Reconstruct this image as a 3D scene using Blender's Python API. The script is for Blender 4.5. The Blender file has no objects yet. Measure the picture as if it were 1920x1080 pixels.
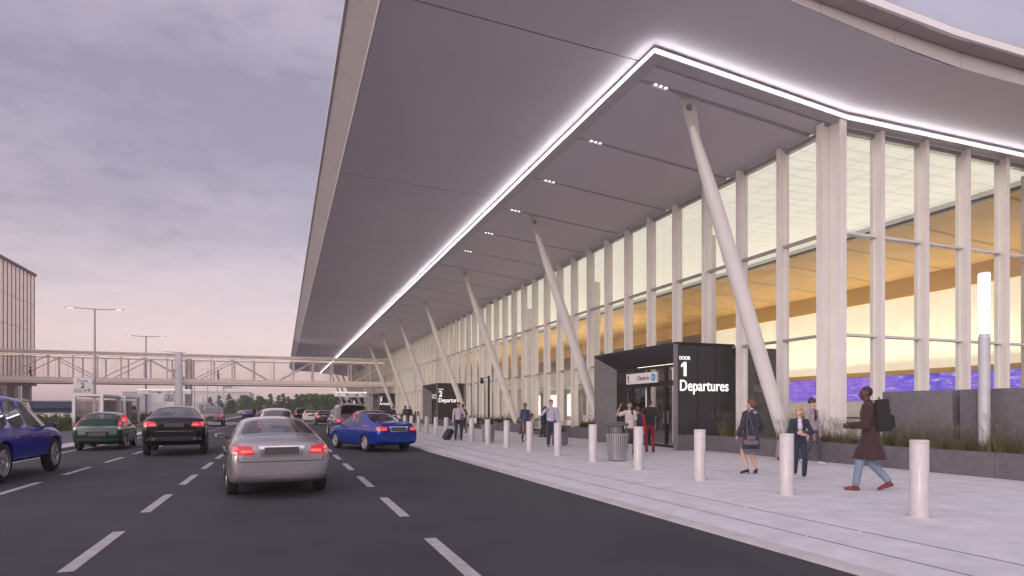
import bpy, bmesh, math, random
from mathutils import Vector, Matrix
from mathutils.bvhtree import BVHTree
R_=math.radians; PI=math.pi
random.seed(7)
SC=bpy.context.scene; COL=SC.collection
# ------------------------------------------------------------ camera
EYE=1.45; YAW=math.atan(430/1167)
cd=bpy.data.cameras.new('camera'); cam=bpy.data.objects.new('camera',cd); COL.objects.link(cam)
cam.location=(0,0,EYE); cam.rotation_euler=(R_(90),0,-YAW)
cd.sensor_width=36; cd.lens=36*1167/1920; cd.shift_y=228/1920; cd.clip_start=.1; cd.clip_end=3000
SC.camera=cam
# ------------------------------------------------------------ sky, sun, exposure
SUN_EL=R_(9); SUN_AZ=R_(-128)      # azimuth from +Y, clockwise positive: low behind the camera on the left
W=bpy.data.worlds.new('World'); SC.world=W; W.use_nodes=True
nt=W.node_tree; nt.nodes.clear(); N=nt.nodes.new; Lk=nt.links.new
out=N('ShaderNodeOutputWorld'); bg=N('ShaderNodeBackground'); bg2=N('ShaderNodeBackground'); add=N('ShaderNodeAddShader')
sky=N('ShaderNodeTexSky'); sky.sky_type='NISHITA'; sky.sun_disc=False; sky.sun_elevation=SUN_EL; sky.sun_rotation=SUN_AZ
Lk(sky.outputs[0],bg2.inputs[0]); bg2.inputs[1].default_value=.05
tc=N('ShaderNodeTexCoord'); sep=N('ShaderNodeSeparateXYZ'); Lk(tc.outputs['Generated'],sep.inputs[0])
def M_(op,a,b=None,c=None,tree=None):
    t=tree or nt; n=t.nodes.new('ShaderNodeMath'); n.operation=op
    for i,v in enumerate((a,b,c)):
        if v is None: continue
        if isinstance(v,(int,float)): n.inputs[i].default_value=v
        else: t.links.new(v,n.inputs[i])
    return n.outputs[0]
def ramp(fac,stops,tree=None):
    t=tree or nt; n=t.nodes.new('ShaderNodeValToRGB'); cr=n.color_ramp
    while len(cr.elements)<len(stops): cr.elements.new(.5)
    for e,(p,c) in zip(cr.elements,stops): e.position=p; e.color=(*c,1) if len(c)==3 else c
    t.links.new(fac,n.inputs[0]); return n.outputs[0]
def mixc(f,a,b,mode='MIX',tree=None):
    t=tree or nt; n=t.nodes.new('ShaderNodeMix'); n.data_type='RGBA'; n.blend_type=mode
    for s,v in ((n.inputs[0],f),(n.inputs[6],a),(n.inputs[7],b)):
        if isinstance(v,(int,float)): s.default_value=v
        elif isinstance(v,tuple): s.default_value=(*v,1)
        else: t.links.new(v,s)
    return n.outputs[2]
zc=M_('MAXIMUM',sep.outputs[2],0.0)
den=M_('ADD',zc,.26)
cx=M_('DIVIDE',sep.outputs[0],den); cy=M_('DIVIDE',sep.outputs[1],den)
cmb=N('ShaderNodeCombineXYZ'); Lk(cx,cmb.inputs[0]); Lk(cy,cmb.inputs[1])
def noise(vec,scale,detail,rough,dist=0,tree=None,off=None,scl=None):
    t=tree or nt; n=t.nodes.new('ShaderNodeTexNoise'); n.inputs['Scale'].default_value=scale
    n.inputs['Detail'].default_value=detail; n.inputs['Roughness'].default_value=rough; n.inputs['Distortion'].default_value=dist
    if vec is not None:
        if off or scl:
            m=t.nodes.new('ShaderNodeMapping'); m.inputs[1].default_value=off or (0,0,0); m.inputs[3].default_value=scl or (1,1,1)
            t.links.new(vec,m.inputs[0]); vec=m.outputs[0]
        t.links.new(vec,n.inputs['Vector'])
    return n.outputs[0]
big=noise(cmb.outputs[0],.8,5,.52,.15,off=(3.1,1.7,0))
# the lower half of the sky carries the heavy bank, the upper half broken mottled cloud
bank=ramp(M_('ADD',zc,M_('MULTIPLY',M_('SUBTRACT',big,.5),.55)),[(0.0,(.0,)*3),(.15,(.15,)*3),(.24,(1,)*3),(.38,(.9,)*3),(.5,(.1,)*3),(1,(0,)*3)])
mot=noise(cmb.outputs[0],8.5,4,.62,.15,scl=(.9,1.3,1),off=(1,2,0))
motr=ramp(mot,[(.36,(0,)*3),(.5,(.25,)*3),(.64,(1,)*3)])
soft=noise(cmb.outputs[0],1.3,6,.55,.15,off=(7,3,0))
base=ramp(zc,[(0,(.72,.50,.53)),(.1,(.78,.56,.58)),(.22,(.62,.48,.53)),(.36,(.50,.41,.50)),(.6,(.48,.40,.49)),(1,(.47,.41,.51))])
dark=ramp(zc,[(0,(.56,.41,.46)),(.2,(.32,.255,.335)),(.45,(.30,.245,.33)),(1,(.33,.28,.37))])
soft2=ramp(soft,[(.36,(0,)*3),(.62,(1,)*3)])
f=M_('MINIMUM',M_('ADD',M_('MULTIPLY',bank,M_('ADD',.45,M_('MULTIPLY',soft2,.6))),M_('MULTIPLY',motr,M_('MULTIPLY',zc,.95))),1.0)
skyc=mixc(f,base,dark)
# bright streaks above the horizon
stn=noise(cmb.outputs[0],1.5,6,.62,.6,scl=(.5,1.3,1),off=(2,9,0))
st=M_('MULTIPLY',ramp(stn,[(.5,(0,)*3),(.68,(1,)*3)]),ramp(zc,[(0,(.2,)*3),(.1,(.9,)*3),(.26,(.5,)*3),(.34,(0,)*3)]))
skyc=mixc(M_('MULTIPLY',st,.55),skyc,(.74,.60,.60))
# glow added to the unseen sky behind the camera, to light the scene
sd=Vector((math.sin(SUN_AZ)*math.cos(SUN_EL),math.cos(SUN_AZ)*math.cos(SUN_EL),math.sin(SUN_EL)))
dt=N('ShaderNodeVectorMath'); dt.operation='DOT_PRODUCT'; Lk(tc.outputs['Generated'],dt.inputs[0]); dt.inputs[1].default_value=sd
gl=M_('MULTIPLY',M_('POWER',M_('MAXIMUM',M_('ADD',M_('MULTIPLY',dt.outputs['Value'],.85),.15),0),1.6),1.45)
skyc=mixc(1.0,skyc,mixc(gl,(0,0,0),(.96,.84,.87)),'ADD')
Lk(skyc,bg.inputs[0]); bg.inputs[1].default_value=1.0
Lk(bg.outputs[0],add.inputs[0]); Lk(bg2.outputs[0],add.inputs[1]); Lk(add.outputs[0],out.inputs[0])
sl=bpy.data.lights.new('sun','SUN'); sl.energy=.9; sl.angle=R_(14); sl.color=(1,.85,.77)
so=bpy.data.objects.new('sun',sl); COL.objects.link(so); so.rotation_euler=(-sd).to_track_quat('-Z','Y').to_euler()
SC.view_settings.view_transform='Standard'; SC.view_settings.look='None'; SC.view_settings.exposure=0; SC.view_settings.gamma=1
SC.render.engine='CYCLES'
# ------------------------------------------------------------ materials
MATS={}
def mat(name,col,rough=.6,metal=0,var=.08,vs=3.0,bump=0,bs=40,emit=None,es=0,coat=0,spec=.5,coatw=None,col2=None,alpha=None,scl=None,sheen=0):
    if name in MATS: return MATS[name]
    m=bpy.data.materials.new(name); m.use_nodes=True; t=m.node_tree; b=t.nodes['Principled BSDF']
    tcn=t.nodes.new('ShaderNodeTexCoord')
    n=noise(tcn.outputs['Object'],vs,5,.6,0,tree=t,scl=scl or (1,1,1))
    c1=tuple(max(0,x*(1-var)) for x in col); c2=col2 or tuple(min(1,x*(1+var)) for x in col)
    Lc=ramp(n,[(.3,c1),(.7,c2)],tree=t); t.links.new(Lc,b.inputs['Base Color'])
    b.inputs['Roughness'].default_value=rough; b.inputs['Metallic'].default_value=metal
    b.inputs['Specular IOR Level'].default_value=spec
    if coat: b.inputs['Coat Weight'].default_value=coat; b.inputs['Coat Roughness'].default_value=.04
    if sheen: b.inputs['Sheen Weight'].default_value=sheen
    if bump:
        bn=t.nodes.new('ShaderNodeBump'); bn.inputs['Strength'].default_value=bump; bn.inputs['Distance'].default_value=.01
        t.links.new(noise(tcn.outputs['Object'],bs,4,.6,tree=t),bn.inputs['Height']); t.links.new(bn.outputs[0],b.inputs['Normal'])
    if emit: b.inputs['Emission Color'].default_value=(*emit,1); b.inputs['Emission Strength'].default_value=es
    MATS[name]=m; return m
def glassmat(name,tint,refl=1.45,rough=.02,base=.0):
    if name in MATS: return MATS[name]
    m=bpy.data.materials.new(name); m.use_nodes=True; t=m.node_tree; t.nodes.clear()
    o=t.nodes.new('ShaderNodeOutputMaterial'); mx=t.nodes.new('ShaderNodeMixShader'); tr=t.nodes.new('ShaderNodeBsdfTransparent'); g=t.nodes.new('ShaderNodeBsdfGlossy')
    fr=t.nodes.new('ShaderNodeFresnel'); gb=t.nodes.new('ShaderNodeNewGeometry')
    t.links.new(M_('ADD',refl,M_('MULTIPLY',gb.outputs['Backfacing'],1/refl-refl,tree=t),tree=t),fr.inputs[0]); tr.inputs[0].default_value=(*tint,1); g.inputs['Roughness'].default_value=rough
    g.inputs[0].default_value=(.95,.95,.97,1)
    tcn=t.nodes.new('ShaderNodeTexCoord'); bn=t.nodes.new('ShaderNodeBump'); bn.inputs['Strength'].default_value=.03
    t.links.new(noise(tcn.outputs['Object'],1.2,2,.5,tree=t),bn.inputs['Height']); t.links.new(bn.outputs[0],g.inputs['Normal'])
    t.links.new(M_('ADD',fr.outputs[0],base,tree=t),mx.inputs[0]); t.links.new(tr.outputs[0],mx.inputs[1]); t.links.new(g.outputs[0],mx.inputs[2]); t.links.new(mx.outputs[0],o.inputs[0])
    MATS[name]=m; return m
def emis(name,col,s):
    if name in MATS: return MATS[name]
    m=bpy.data.materials.new(name); m.use_nodes=True; b=m.node_tree.nodes['Principled BSDF']
    b.inputs['Base Color'].default_value=(*[min(1,c*.8) for c in col],1); b.inputs['Emission Color'].default_value=(*col,1); b.inputs['Emission Strength'].default_value=s
    MATS[name]=m; return m
def jointed(name,col,sx,sy,sz,w=.01,rough=.6,dk=.35,es=0,var=.05,offs=(0,0,0),metal=0,bump=0):
    """material with thin joint lines on a world grid (period per axis, 0 = none)"""
    if name in MATS: return MATS[name]
    m=mat(name,col,rough=rough,var=var,vs=.8,metal=metal,bump=bump); t=m.node_tree; b=t.nodes['Principled BSDF']
    src=b.inputs['Base Color'].links[0].from_socket
    g=t.nodes.new('ShaderNodeNewGeometry'); s=t.nodes.new('ShaderNodeSeparateXYZ'); t.links.new(g.outputs['Position'],s.inputs[0])
    acc=None
    for i,p in enumerate((sx,sy,sz)):
        if not p: continue
        v=M_('DIVIDE',M_('ADD',s.outputs[i],offs[i]+1000*p,tree=t),p,tree=t); fr=M_('FRACT',v,tree=t)
        l=M_('LESS_THAN',fr,w/p,tree=t); acc=l if acc is None else M_('MAXIMUM',acc,l,tree=t)
    c=mixc(acc,src,tuple(x*dk for x in col),tree=t); t.links.new(c,b.inputs['Base Color'])
    if es:
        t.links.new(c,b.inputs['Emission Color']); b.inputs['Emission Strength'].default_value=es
    return m
Masph=mat('asphalt',(.036,.036,.049),rough=.80,var=.22,vs=.6,bump=.5,bs=90,col2=(.050,.048,.060))
Mconc=mat('sidewalk_concrete',(.60,.59,.63),rough=.85,var=.1,vs=2.2,bump=.3,bs=60,col2=(.70,.69,.73))
Mconc2=mat('kerb_concrete',(.52,.50,.52),rough=.85,var=.12,bump=.3)
Mjoint=mat('joint_line',(.20,.19,.21),rough=.9)
Mpaint=mat('road_paint',(.42,.40,.41),rough=.6,var=.22,vs=9,bump=.2)
Msoff=mat('soffit_panel',(.70,.65,.71),rough=.6,var=.03,vs=.4)
Mfasc=mat('fascia_panel',(.62,.58,.59),rough=.42,var=.04,vs=.7,metal=.15)
Mgap=mat('soffit_gap',(.06,.055,.06),rough=.8)
Mwhite=mat('white_steel',(.70,.68,.68),rough=.4,var=.04,vs=2)
Mroofedge=mat('roof_edge',(.88,.86,.87),rough=.4,var=.03)
Mfin=mat('mullion_paint',(.80,.77,.76),rough=.4,var=.05,vs=1.5)
Mfind=mat('glazing_rail',(.45,.44,.46),rough=.35,metal=.6)
Mdark=mat('charcoal_panel',(.045,.042,.047),rough=.42,var=.15,vs=2,bump=.05)
Mdark2=mat('charcoal_frame',(.020,.019,.021),rough=.35)
Mrevl=mat('charcoal_reveal',(.10,.095,.11),rough=.5,var=.1)
Mplant=mat('planter_stone',(.135,.125,.14),rough=.7,var=.18,vs=6,bump=.35,bs=50)
Msoil=mat('planter_soil',(.07,.055,.035),rough=.95,var=.4,vs=9,bump=.8)
Mgl=glassmat('facade_glass',(.97,.98,.97),1.30)
Mglb=glassmat('footbridge_glass',(.96,.95,.95),1.25)
Mlight=emis('cove_lamp',(1,.98,.97),10)
Mdown=emis('downlight_lamp',(1,.97,.93),3)
Mletter=emis('lit_letters',(1,.97,.93),.95)
# ------------------------------------------------------------ mesh tools
def obj(name,me,parent=None,m=None):
    o=bpy.data.objects.new(name,me); COL.objects.link(o)
    if m is not None:
        me.materials.clear()
        for x in (m if isinstance(m,(list,tuple)) else [m]): me.materials.append(x)
    if parent: o.parent=parent
    return o
def tag(o,label,cat,group=None):
    o['label']=label; o['category']=cat
    if 'grass' in o.name: o['kind']='thing'
    if group: o['group']=group
    return o
def empty(name,loc,rz=0,label=None,cat=None,group=None):
    o=bpy.data.objects.new(name,None); COL.objects.link(o); o.location=loc; o.rotation_euler=(0,0,rz); o.empty_display_size=.2
    if label: tag(o,label,cat,group)
    return o
def copy_tree(o,parent=None):
    c=o.copy(); COL.objects.link(c)
    if parent: c.parent=parent
    for k in list(o.children): copy_tree(k,c)
    return c
class MB:
    def __init__(s): s.v=[]; s.f=[]; s.mi=[]
    def add(s,vs,fs,mi=0):
        n=len(s.v); s.v+=[tuple(v) for v in vs]; s.f+=[tuple(i+n for i in f) for f in fs]; s.mi+=[mi]*len(fs); return s
    def box(s,x0,x1,y0,y1,z0,z1,mi=0):
        return s.add([(x0,y0,z0),(x1,y0,z0),(x1,y1,z0),(x0,y1,z0),(x0,y0,z1),(x1,y0,z1),(x1,y1,z1),(x0,y1,z1)],
            [(0,3,2,1),(4,5,6,7),(0,1,5,4),(1,2,6,5),(2,3,7,6),(3,0,4,7)],mi)
    def quad(s,a,b,c,d,mi=0): return s.add([a,b,c,d],[(0,1,2,3)],mi)
    def prism(s,pts,h0,h1,axis='z',mi=0):
        n=len(pts)
        def P(p,h): return {'z':(p[0],p[1],h),'y':(p[0],h,p[1]),'x':(h,p[0],p[1])}[axis]
        vs=[P(p,h0) for p in pts]+[P(p,h1) for p in pts]
        return s.add(vs,[tuple(range(n))[::-1],tuple(range(n,2*n))]+[(i,(i+1)%n,n+(i+1)%n,n+i) for i in range(n)],mi)
    def sweep(s,rings,mi=0,cap=True,close=True):
        n=len(rings[0]); vs=[p for r in rings for p in r]; fs=[]
        for k in range(len(rings)-1):
            for i in range(n if close else n-1):
                j=(i+1)%n; fs.append((k*n+i,k*n+j,(k+1)*n+j,(k+1)*n+i))
        if cap: fs+= [tuple(range(n))[::-1],tuple(range((len(rings)-1)*n,len(rings)*n))]
        return s.add(vs,fs,mi)
    def tube(s,p0,p1,r0,r1=None,n=12,mi=0,cap=True):
        r1=r0 if r1 is None else r1; p0=Vector(p0);p1=Vector(p1); d=(p1-p0).normalized()
        u=d.orthogonal().normalized(); w=d.cross(u)
        return s.sweep([[p+(u*math.cos(2*PI*i/n)+w*math.sin(2*PI*i/n))*r for i in range(n)] for p,r in ((p0,r0),(p1,r1))],mi,cap)
    def lathe(s,prof,n=24,axis='z',c=(0,0,0),mi=0,cap=True):
        rings=[]
        for r,h in prof:
            ring=[]
            for i in range(n):
                a=2*PI*i/n; x,y=r*math.cos(a),r*math.sin(a)
                q={'z':(x,y,h),'x':(h,x,y),'y':(x,h,-y)}[axis]; ring.append((q[0]+c[0],q[1]+c[1],q[2]+c[2]))
            rings.append(ring)
        return s.sweep(rings,mi,cap)
    def path(s,pts,r,n=8,mi=0):
        for a,b in zip(pts,pts[1:]): s.tube(a,b,r,n=n,mi=mi)
        return s
    def ell(s,c,r,n=12,m=8,mi=0):
        rings=[]
        for k in range(1,m):
            t=PI*k/m; rings.append([(c[0]+r[0]*math.sin(t)*math.cos(2*PI*i/n),c[1]+r[1]*math.sin(t)*math.sin(2*PI*i/n),c[2]-r[2]*math.cos(t)) for i in range(n)])
        b=len(s.v); s.sweep(rings,mi,cap=False)
        s.v+=[(c[0],c[1],c[2]-r[2]),(c[0],c[1],c[2]+r[2])]; e=len(s.v)
        for i in range(n):
            j=(i+1)%n; s.f.append((e-2,b+j,b+i)); s.f.append((e-1,b+(m-2)*n+i,b+(m-2)*n+j)); s.mi+=[mi]*2
        return s
    def build(s,name,m,parent=None,smooth=False,loc=None,bev=0,ang=35,seg=2):
        me=bpy.data.meshes.new(name); me.from_pydata(s.v,[],s.f); me.update()
        o=obj(name,me,parent,m)
        for p,i in zip(me.polygons,s.mi): p.material_index=i
        bm=bmesh.new(); bm.from_mesh(me); bmesh.ops.recalc_face_normals(bm,faces=bm.faces)
        if bev:
            es=[e for e in bm.edges if len(e.link_faces)==2 and e.calc_face_angle(0)>R_(40)]
            bmesh.ops.bevel(bm,geom=es,offset=bev,segments=seg,affect='EDGES',profile=.5,clamp_overlap=True)
        bm.to_mesh(me); bm.free()
        if smooth or bev:
            for p in me.polygons: p.use_smooth=True
            try: me.set_sharp_from_angle(angle=R_(ang))
            except Exception: pass
        if loc: o.location=loc
        return o
def struct(o): o['kind']='structure'; return o
def text(s,size,m,name='lettering',parent=None,loc=(0,0,0),rot=(PI/2,0,0),ext=.012,align='LEFT',bold=0,sx=1):
    cu=bpy.data.curves.new('t','FONT'); cu.body=s; cu.size=size; cu.extrude=ext; cu.align_x=align; cu.offset=bold; cu.resolution_u=3
    t=bpy.data.objects.new('t',cu); COL.objects.link(t); bpy.context.view_layer.update()
    me=bpy.data.meshes.new_from_object(t.evaluated_get(bpy.context.evaluated_depsgraph_get())); bpy.data.objects.remove(t)
    if sx!=1:
        for v in me.vertices: v.co.x*=sx
    o=obj(name,me,parent,m); o.location=loc; o.rotation_euler=rot; return o
def evalmesh(me,mods):
    o=bpy.data.objects.new('tmp',me); COL.objects.link(o)
    for kind,kw in mods:
        md=o.modifiers.new(kind,kind)
        for k,v in kw.items(): setattr(md,k,v)
    bpy.context.view_layer.update(); dg=bpy.context.evaluated_depsgraph_get()
    r=bpy.data.meshes.new_from_object(o.evaluated_get(dg)); bpy.data.objects.remove(o); return r
# ============================================================ GROUND
ROAD=-.04
g=MB(); g.box(-900,900,-300,1500,-1.2,-.14); struct(g.build('ground',mat('dry_ground',(.20,.17,.15),rough=.95,var=.3,vs=.05)))
g=MB(); g.box(-8.6,4.85,-30,420,-.5,ROAD); struct(g.build('road',Masph))
g=MB(); g.box(4.85,5.05,-30,420,-.4,-.002); struct(g.build('kerb',Mconc2))
g=MB(); g.box(5.05,15.5,-30,420,-.4,0); struct(g.build('sidewalk',Mconc))
g=MB()
for x in (5.62,6.45):
    y=-12
    while y<160: g.box(x,x+.022,y,y+1.9,.0,.004); y+=1.95
struct(g.build('pavement_joint',Mjoint))
g=MB(); g.box(-8.62,-7.7,-30,420,-.4,.02); struct(g.build('median_kerb',Mconc2))
g=MB(); g.box(-14.0,-8.62,-30,420,-.4,-.012); struct(g.build('median_pavement',mat('median_pavers',(.10,.095,.10),rough=.85,var=.2,vs=1.0,bump=.3)))
g=MB(); g.box(-34,-20.6,-30,420,-.5,ROAD); struct(g.build('far_road',Masph))
g=MB(); g.box(-20.6,-14.0,-30,420,-.4,.04); struct(g.build('verge',mat('verge_grass',(.10,.12,.045),rough=.95,var=.35,vs=4,bump=.9,bs=25)))
def dashes(x,w,y0,n,per,ln,nm):
    g=MB()
    for k in range(n):
        y=y0+k*per
        if y>118: break
        g.box(x-w/2,x+w/2,y,y+ln,ROAD,ROAD+.004)
    struct(g.build(nm,Mpaint))
dashes(-1.87,.135,3.25,40,3.53,2.0,'lane_marking'); dashes(1.60,.135,1.58,40,3.54,1.97,'lane_marking'); dashes(-4.68,.135,2.75,40,3.53,1.97,'lane_marking')
g=MB(); g.box(-7.2,-7.05,-20,64,ROAD,ROAD+.004); struct(g.build('edge_line',Mpaint))
g=MB()
for k in range(3): g.box(-7.6,4.8,68+k*4.2,70.2+k*4.2,ROAD,ROAD+.004)
struct(g.build('crossing',Mpaint))
# ============================================================ TERMINAL BUILDING
TB=empty('terminal_building',(15.6,14.3,0),0,'long glass terminal with white fins, sweeping roof canopy and glowing timber hall','airport terminal')
def T(o):
    o.parent=TB; o.matrix_parent_inverse=Matrix.Translation(TB.location).inverted(); return o
YE=165.; Y0=14.3; XG=15.6
def zi(x):                                  # underside of the inner soffit
    if x<=15.6: return 10.02+(15.6-x)*.098
    return 10.02
def zo(x):
    if x<9: return zi(9)+.25+(9-x)*.041
    return zi(x)+.25
def slab(mb,xs,zf,y0,y1,t):
    rings=[]
    for y in (y0,y1):
        rings.append([(x,y,zf(x)) for x in xs]+[(x,y,zf(x)+t) for x in reversed(xs)])
    n=len(rings[0]); vs=rings[0]+rings[1]
    mb.add(vs,[tuple(range(n))[::-1],tuple(range(n,2*n))]+[(i,(i+1)%n,n+(i+1)%n,n+i) for i in range(n)])
def fh(x): return .045*min(4,max(0,15.6-x))
XO=[2.22,5,7.5,9,11,13,15.6,20,30,46]
o=MB()                                      # outer soffit panels
ys=[11.08]+[14.66+11.75*k for k in range(13)]+[YE]
for a,b in zip(ys,ys[1:]): slab(o,XO,zo,a+.028,b-.028,.05)
T(o.build('outer_soffit',Msoff,smooth=True,ang=30))
o=MB(); slab(o,XO,lambda x:zo(x)+.07,11.12,YE-.1,.03); T(o.build('soffit_backing',Mgap))
XI=[9.375,11,13,15.55]
o=MB(); js=[11.9+.0]+[15.05+3.9*k for k in range(39)]+[YE-.3]
js[0]=14.25
for a,b in zip(js,js[1:]): slab(o,XI,zi,a+.09,b-.09,.05)
T(o.build('inner_soffit',Msoff,smooth=True,ang=30))
o=MB(); slab(o,XI,lambda x:zi(x)+.055,14.2,YE-.3,.03); T(o.build('soffit_channel',mat('soffit_channel',(.6,.55,.58),rough=.7)))
for y in js[1:-1]: o=MB(); slab(o,[9.5,11,13,15.5],lambda x:zi(x)+.03,y-.02,y+.02,.024); T(o.build('soffit_rail',mat('soffit_rail',(.5,.46,.48),rough=.5)))
# border band that carries the light cove
o=MB(); slab(o,[9.0,9.36],lambda x:zi(x)-.012,13.8,YE-.2,.15)
slab(o,[9.37,11,13,15.6,17,20,30,46],lambda x:zi(x)-.012,13.8,14.18,.15)
T(o.build('cove_band',mat('band_paint',(.58,.54,.58),rough=.5,var=.03)))
o=MB(); slab(o,[8.955,8.995],lambda x:zi(9)+.03,13.80,YE-.2,.035)
slab(o,[9.0,11,13,15.6,17,20,30,46],lambda x:zi(x)+.03,13.755,13.795,.035)
T(o.build('cove_light',Mlight))
for i in range(6):
    y=js[1+i]
    for k in range(3):
        x=9.86+k*.17; o=MB(); o.lathe([(.04,0),(.04,.02)],12,'z',(x,y,zi(x)+.006)); T(o.build('downlight',Mdown))
# fascia and roof
o=MB()
for k in range(88):                         # long west fascia, one panel each 1.8 m
    a=10.71+k*1.78; b=a+1.74
    if a>YE: break
    o.add([(2.19,a,zo(2.2)+.13),(2.19,b,zo(2.2)+.13),(1.58,b,zo(2.2)+.72),(1.58,a,zo(2.2)+.72),(2.25,a,zo(2.2)+.16),(2.25,b,zo(2.2)+.16),(1.64,b,zo(2.2)+.75),(1.64,a,zo(2.2)+.75)],
        [(0,1,2,3),(7,6,5,4),(0,4,5,1),(1,5,6,2),(2,6,7,3),(3,7,4,0)])
T(o.build('fascia_panel',Mfasc))
zt=zo(2.2)
o=MB(); o.box(2.17,2.24,10.71,YE,zt-.03,zt+.1); o.box(2.19,2.24,10.71,YE,zt+.105,zt+.2)
o.box(1.50,1.6,10.71,YE,zt+.73,zt+.92)
T(o.build('fascia_trim',Mfasc))
o=MB(); o.box(1.66,2.3,11.1,YE,zt+.76,zt+.80)
o.add([(2.26,11.1,zt+.13),(2.26,YE,zt+.13),(1.66,YE,zt+.74),(1.66,11.1,zt+.74)],[(0,1,2,3)]); T(o.build('fascia_backing',Mgap))
o=MB(); x=2.3
while x<45:
    x1=x+2.35
    for (ya,yb,za,zb) in ((11.05,11.08,-.02,.38),):
        o.add([(x+.01,ya,zo(x)+za),(x1-.01,ya,zo(x1)+za),(x1-.01,ya,zo(x1)+zb-fh(x1)),(x+.01,ya,zo(x)+zb-fh(x)),(x+.01,yb,zo(x)+za),(x1-.01,yb,zo(x1)+za),(x1-.01,yb,zo(x1)+zb-fh(x1)),(x+.01,yb,zo(x)+zb-fh(x))],
          [(0,1,2,3),(7,6,5,4),(0,4,5,1),(2,6,7,3),(1,5,6,2),(3,7,4,0)])
    x=x1
T(o.build('fascia_panel',Mfasc))
o=MB(); x=2.3
while x<45:
    x1=x+2.35
    o.add([(x+.01,10.68,zo(x)+.39-fh(x)),(x1-.01,10.68,zo(x1)+.39-fh(x1)),(x1-.01,11.05,zo(x1)+.39-fh(x1)),(x+.01,11.05,zo(x)+.39-fh(x)),(x+.01,10.68,zo(x)+.42-fh(x)),(x1-.01,10.68,zo(x1)+.42-fh(x1)),(x1-.01,11.05,zo(x1)+.42-fh(x1)),(x+.01,11.05,zo(x)+.42-fh(x))],
      [(3,2,1,0),(4,5,6,7),(0,1,5,4),(1,2,6,5),(2,3,7,6),(3,0,4,7)])
    x=x1
T(o.build('eaves_panel',mat('eaves_panel',(.42,.37,.36),rough=.5,var=.05)))
o=MB(); slab(o,XO,lambda x:zo(x)+.40-fh(x),10.60,10.70,.17); T(o.build('roof_edge',Mroofedge))
o=MB(); slab(o,XO,lambda x:zo(x)+.50-fh(x),10.71,YE,.2); slab(o,XO,lambda x:zo(x)+.1,11.12,11.2,.2); T(o.build('roof',mat('roof_metal',(.5,.48,.5),rough=.5)))
# ---- fins, glass and rails of the west front
def fin(corner=False):
    m=MB(); z0,z1=.1,10.0
    if corner:
        m.box(-.46,-.36,-.10,.16,z0,z1+.03); m.box(-.36,.0,-.035,.035,z0,z1); m.box(-.02,.2,-.12,.12,z0,z1)
        return m
    m.box(-.33,-.275,-.075,.075,z0,z1+.03); m.box(-.275,0,-.035,.035,z0,z1); m.box(-.05,.09,-.055,.055,z0,z1)
    m.box(-.20,-.175,-.05,-.035,z0,z1)
    return m
n=int((YE-3-Y0)/1.95); F0=None
for k in range(1,n+1):
    y=Y0+k*1.95-.08
    if F0 is None: F0=T(fin().build('mullion',Mfin)); F0.location=Vector((XG,y,0)); 
    else:
        c=F0.copy(); COL.objects.link(c); c.location=(XG,y,0)
for k in (1,2,3,4,5):
    c=F0.copy(); COL.objects.link(c); c.location=(XG-.25+k*1.93,Y0,0); c.rotation_euler=(0,0,PI/2)
o=MB(); z0,z1=.1,10.03
o.box(XG-.46,XG-.40,Y0-.06,Y0+.18,z0,z1); o.box(XG-.40,XG,Y0+.04,Y0+.12,z0,z1-.03); o.box(XG-.1,XG+.2,Y0-.1,Y0+.15,z0,z1-.04)
o.box(XG-.2,XG+.04,Y0-.46,Y0-.40,z0,z1); o.box(XG-.1,XG-.02,Y0-.40,Y0-.1,z0,z1-.03)
T(o.build('corner_mullion',Mfin))
G0=None
for k in range(n):
    y=Y0+k*1.95-.03
    if G0 is None:
        m=MB(); m.box(-.008,.008,.03,1.86,.52,9.98); G0=T(m.build('glass_pane',Mgl)); G0.location=(XG+.02,y,0)
    else:
        c=G0.copy(); COL.objects.link(c); c.location=(XG+.02,y,0)
for k in range(5):
    c=G0.copy(); COL.objects.link(c); c.location=(XG-.25+(k+1)*1.93-.02,Y0-.02,0); c.rotation_euler=(0,0,PI/2)
for z in (3.72,6.80):
    m=MB(); m.box(XG-.16,XG+.06,Y0+.15,YE-3,z-.035,z+.035); T(m.build('transom',Mfind))
    m=MB(); m.box(XG+.2,25.0,Y0-.16,Y0+.06,z-.035,z+.035); T(m.build('transom',Mwhite))
m=MB(); m.box(XG-.08,XG+.1,Y0,YE-3,9.86,10.0); T(m.build('head_rail',Mfind)); m=MB(); m.box(XG+.2,25.0,Y0-.08,Y0+.1,9.86,10.0); T(m.build('head_rail',Mfind))
m=MB(); m.box(XG-.12,XG+.2,Y0,YE-3,0,.52); m.box(XG+.2,25,Y0-.12,Y0+.2,0,.52); T(m.build('plinth',Mplant))
m=MB(); m.box(24.95,60,Y0-.05,Y0+.4,0,10.0); T(m.build('wall',jointed('limestone_panel',(.44,.39,.36),2.4,0,3.05,.03,rough=.7,dk=.5,var=.08,offs=(.5,0,-.6),bump=.1)))
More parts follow.
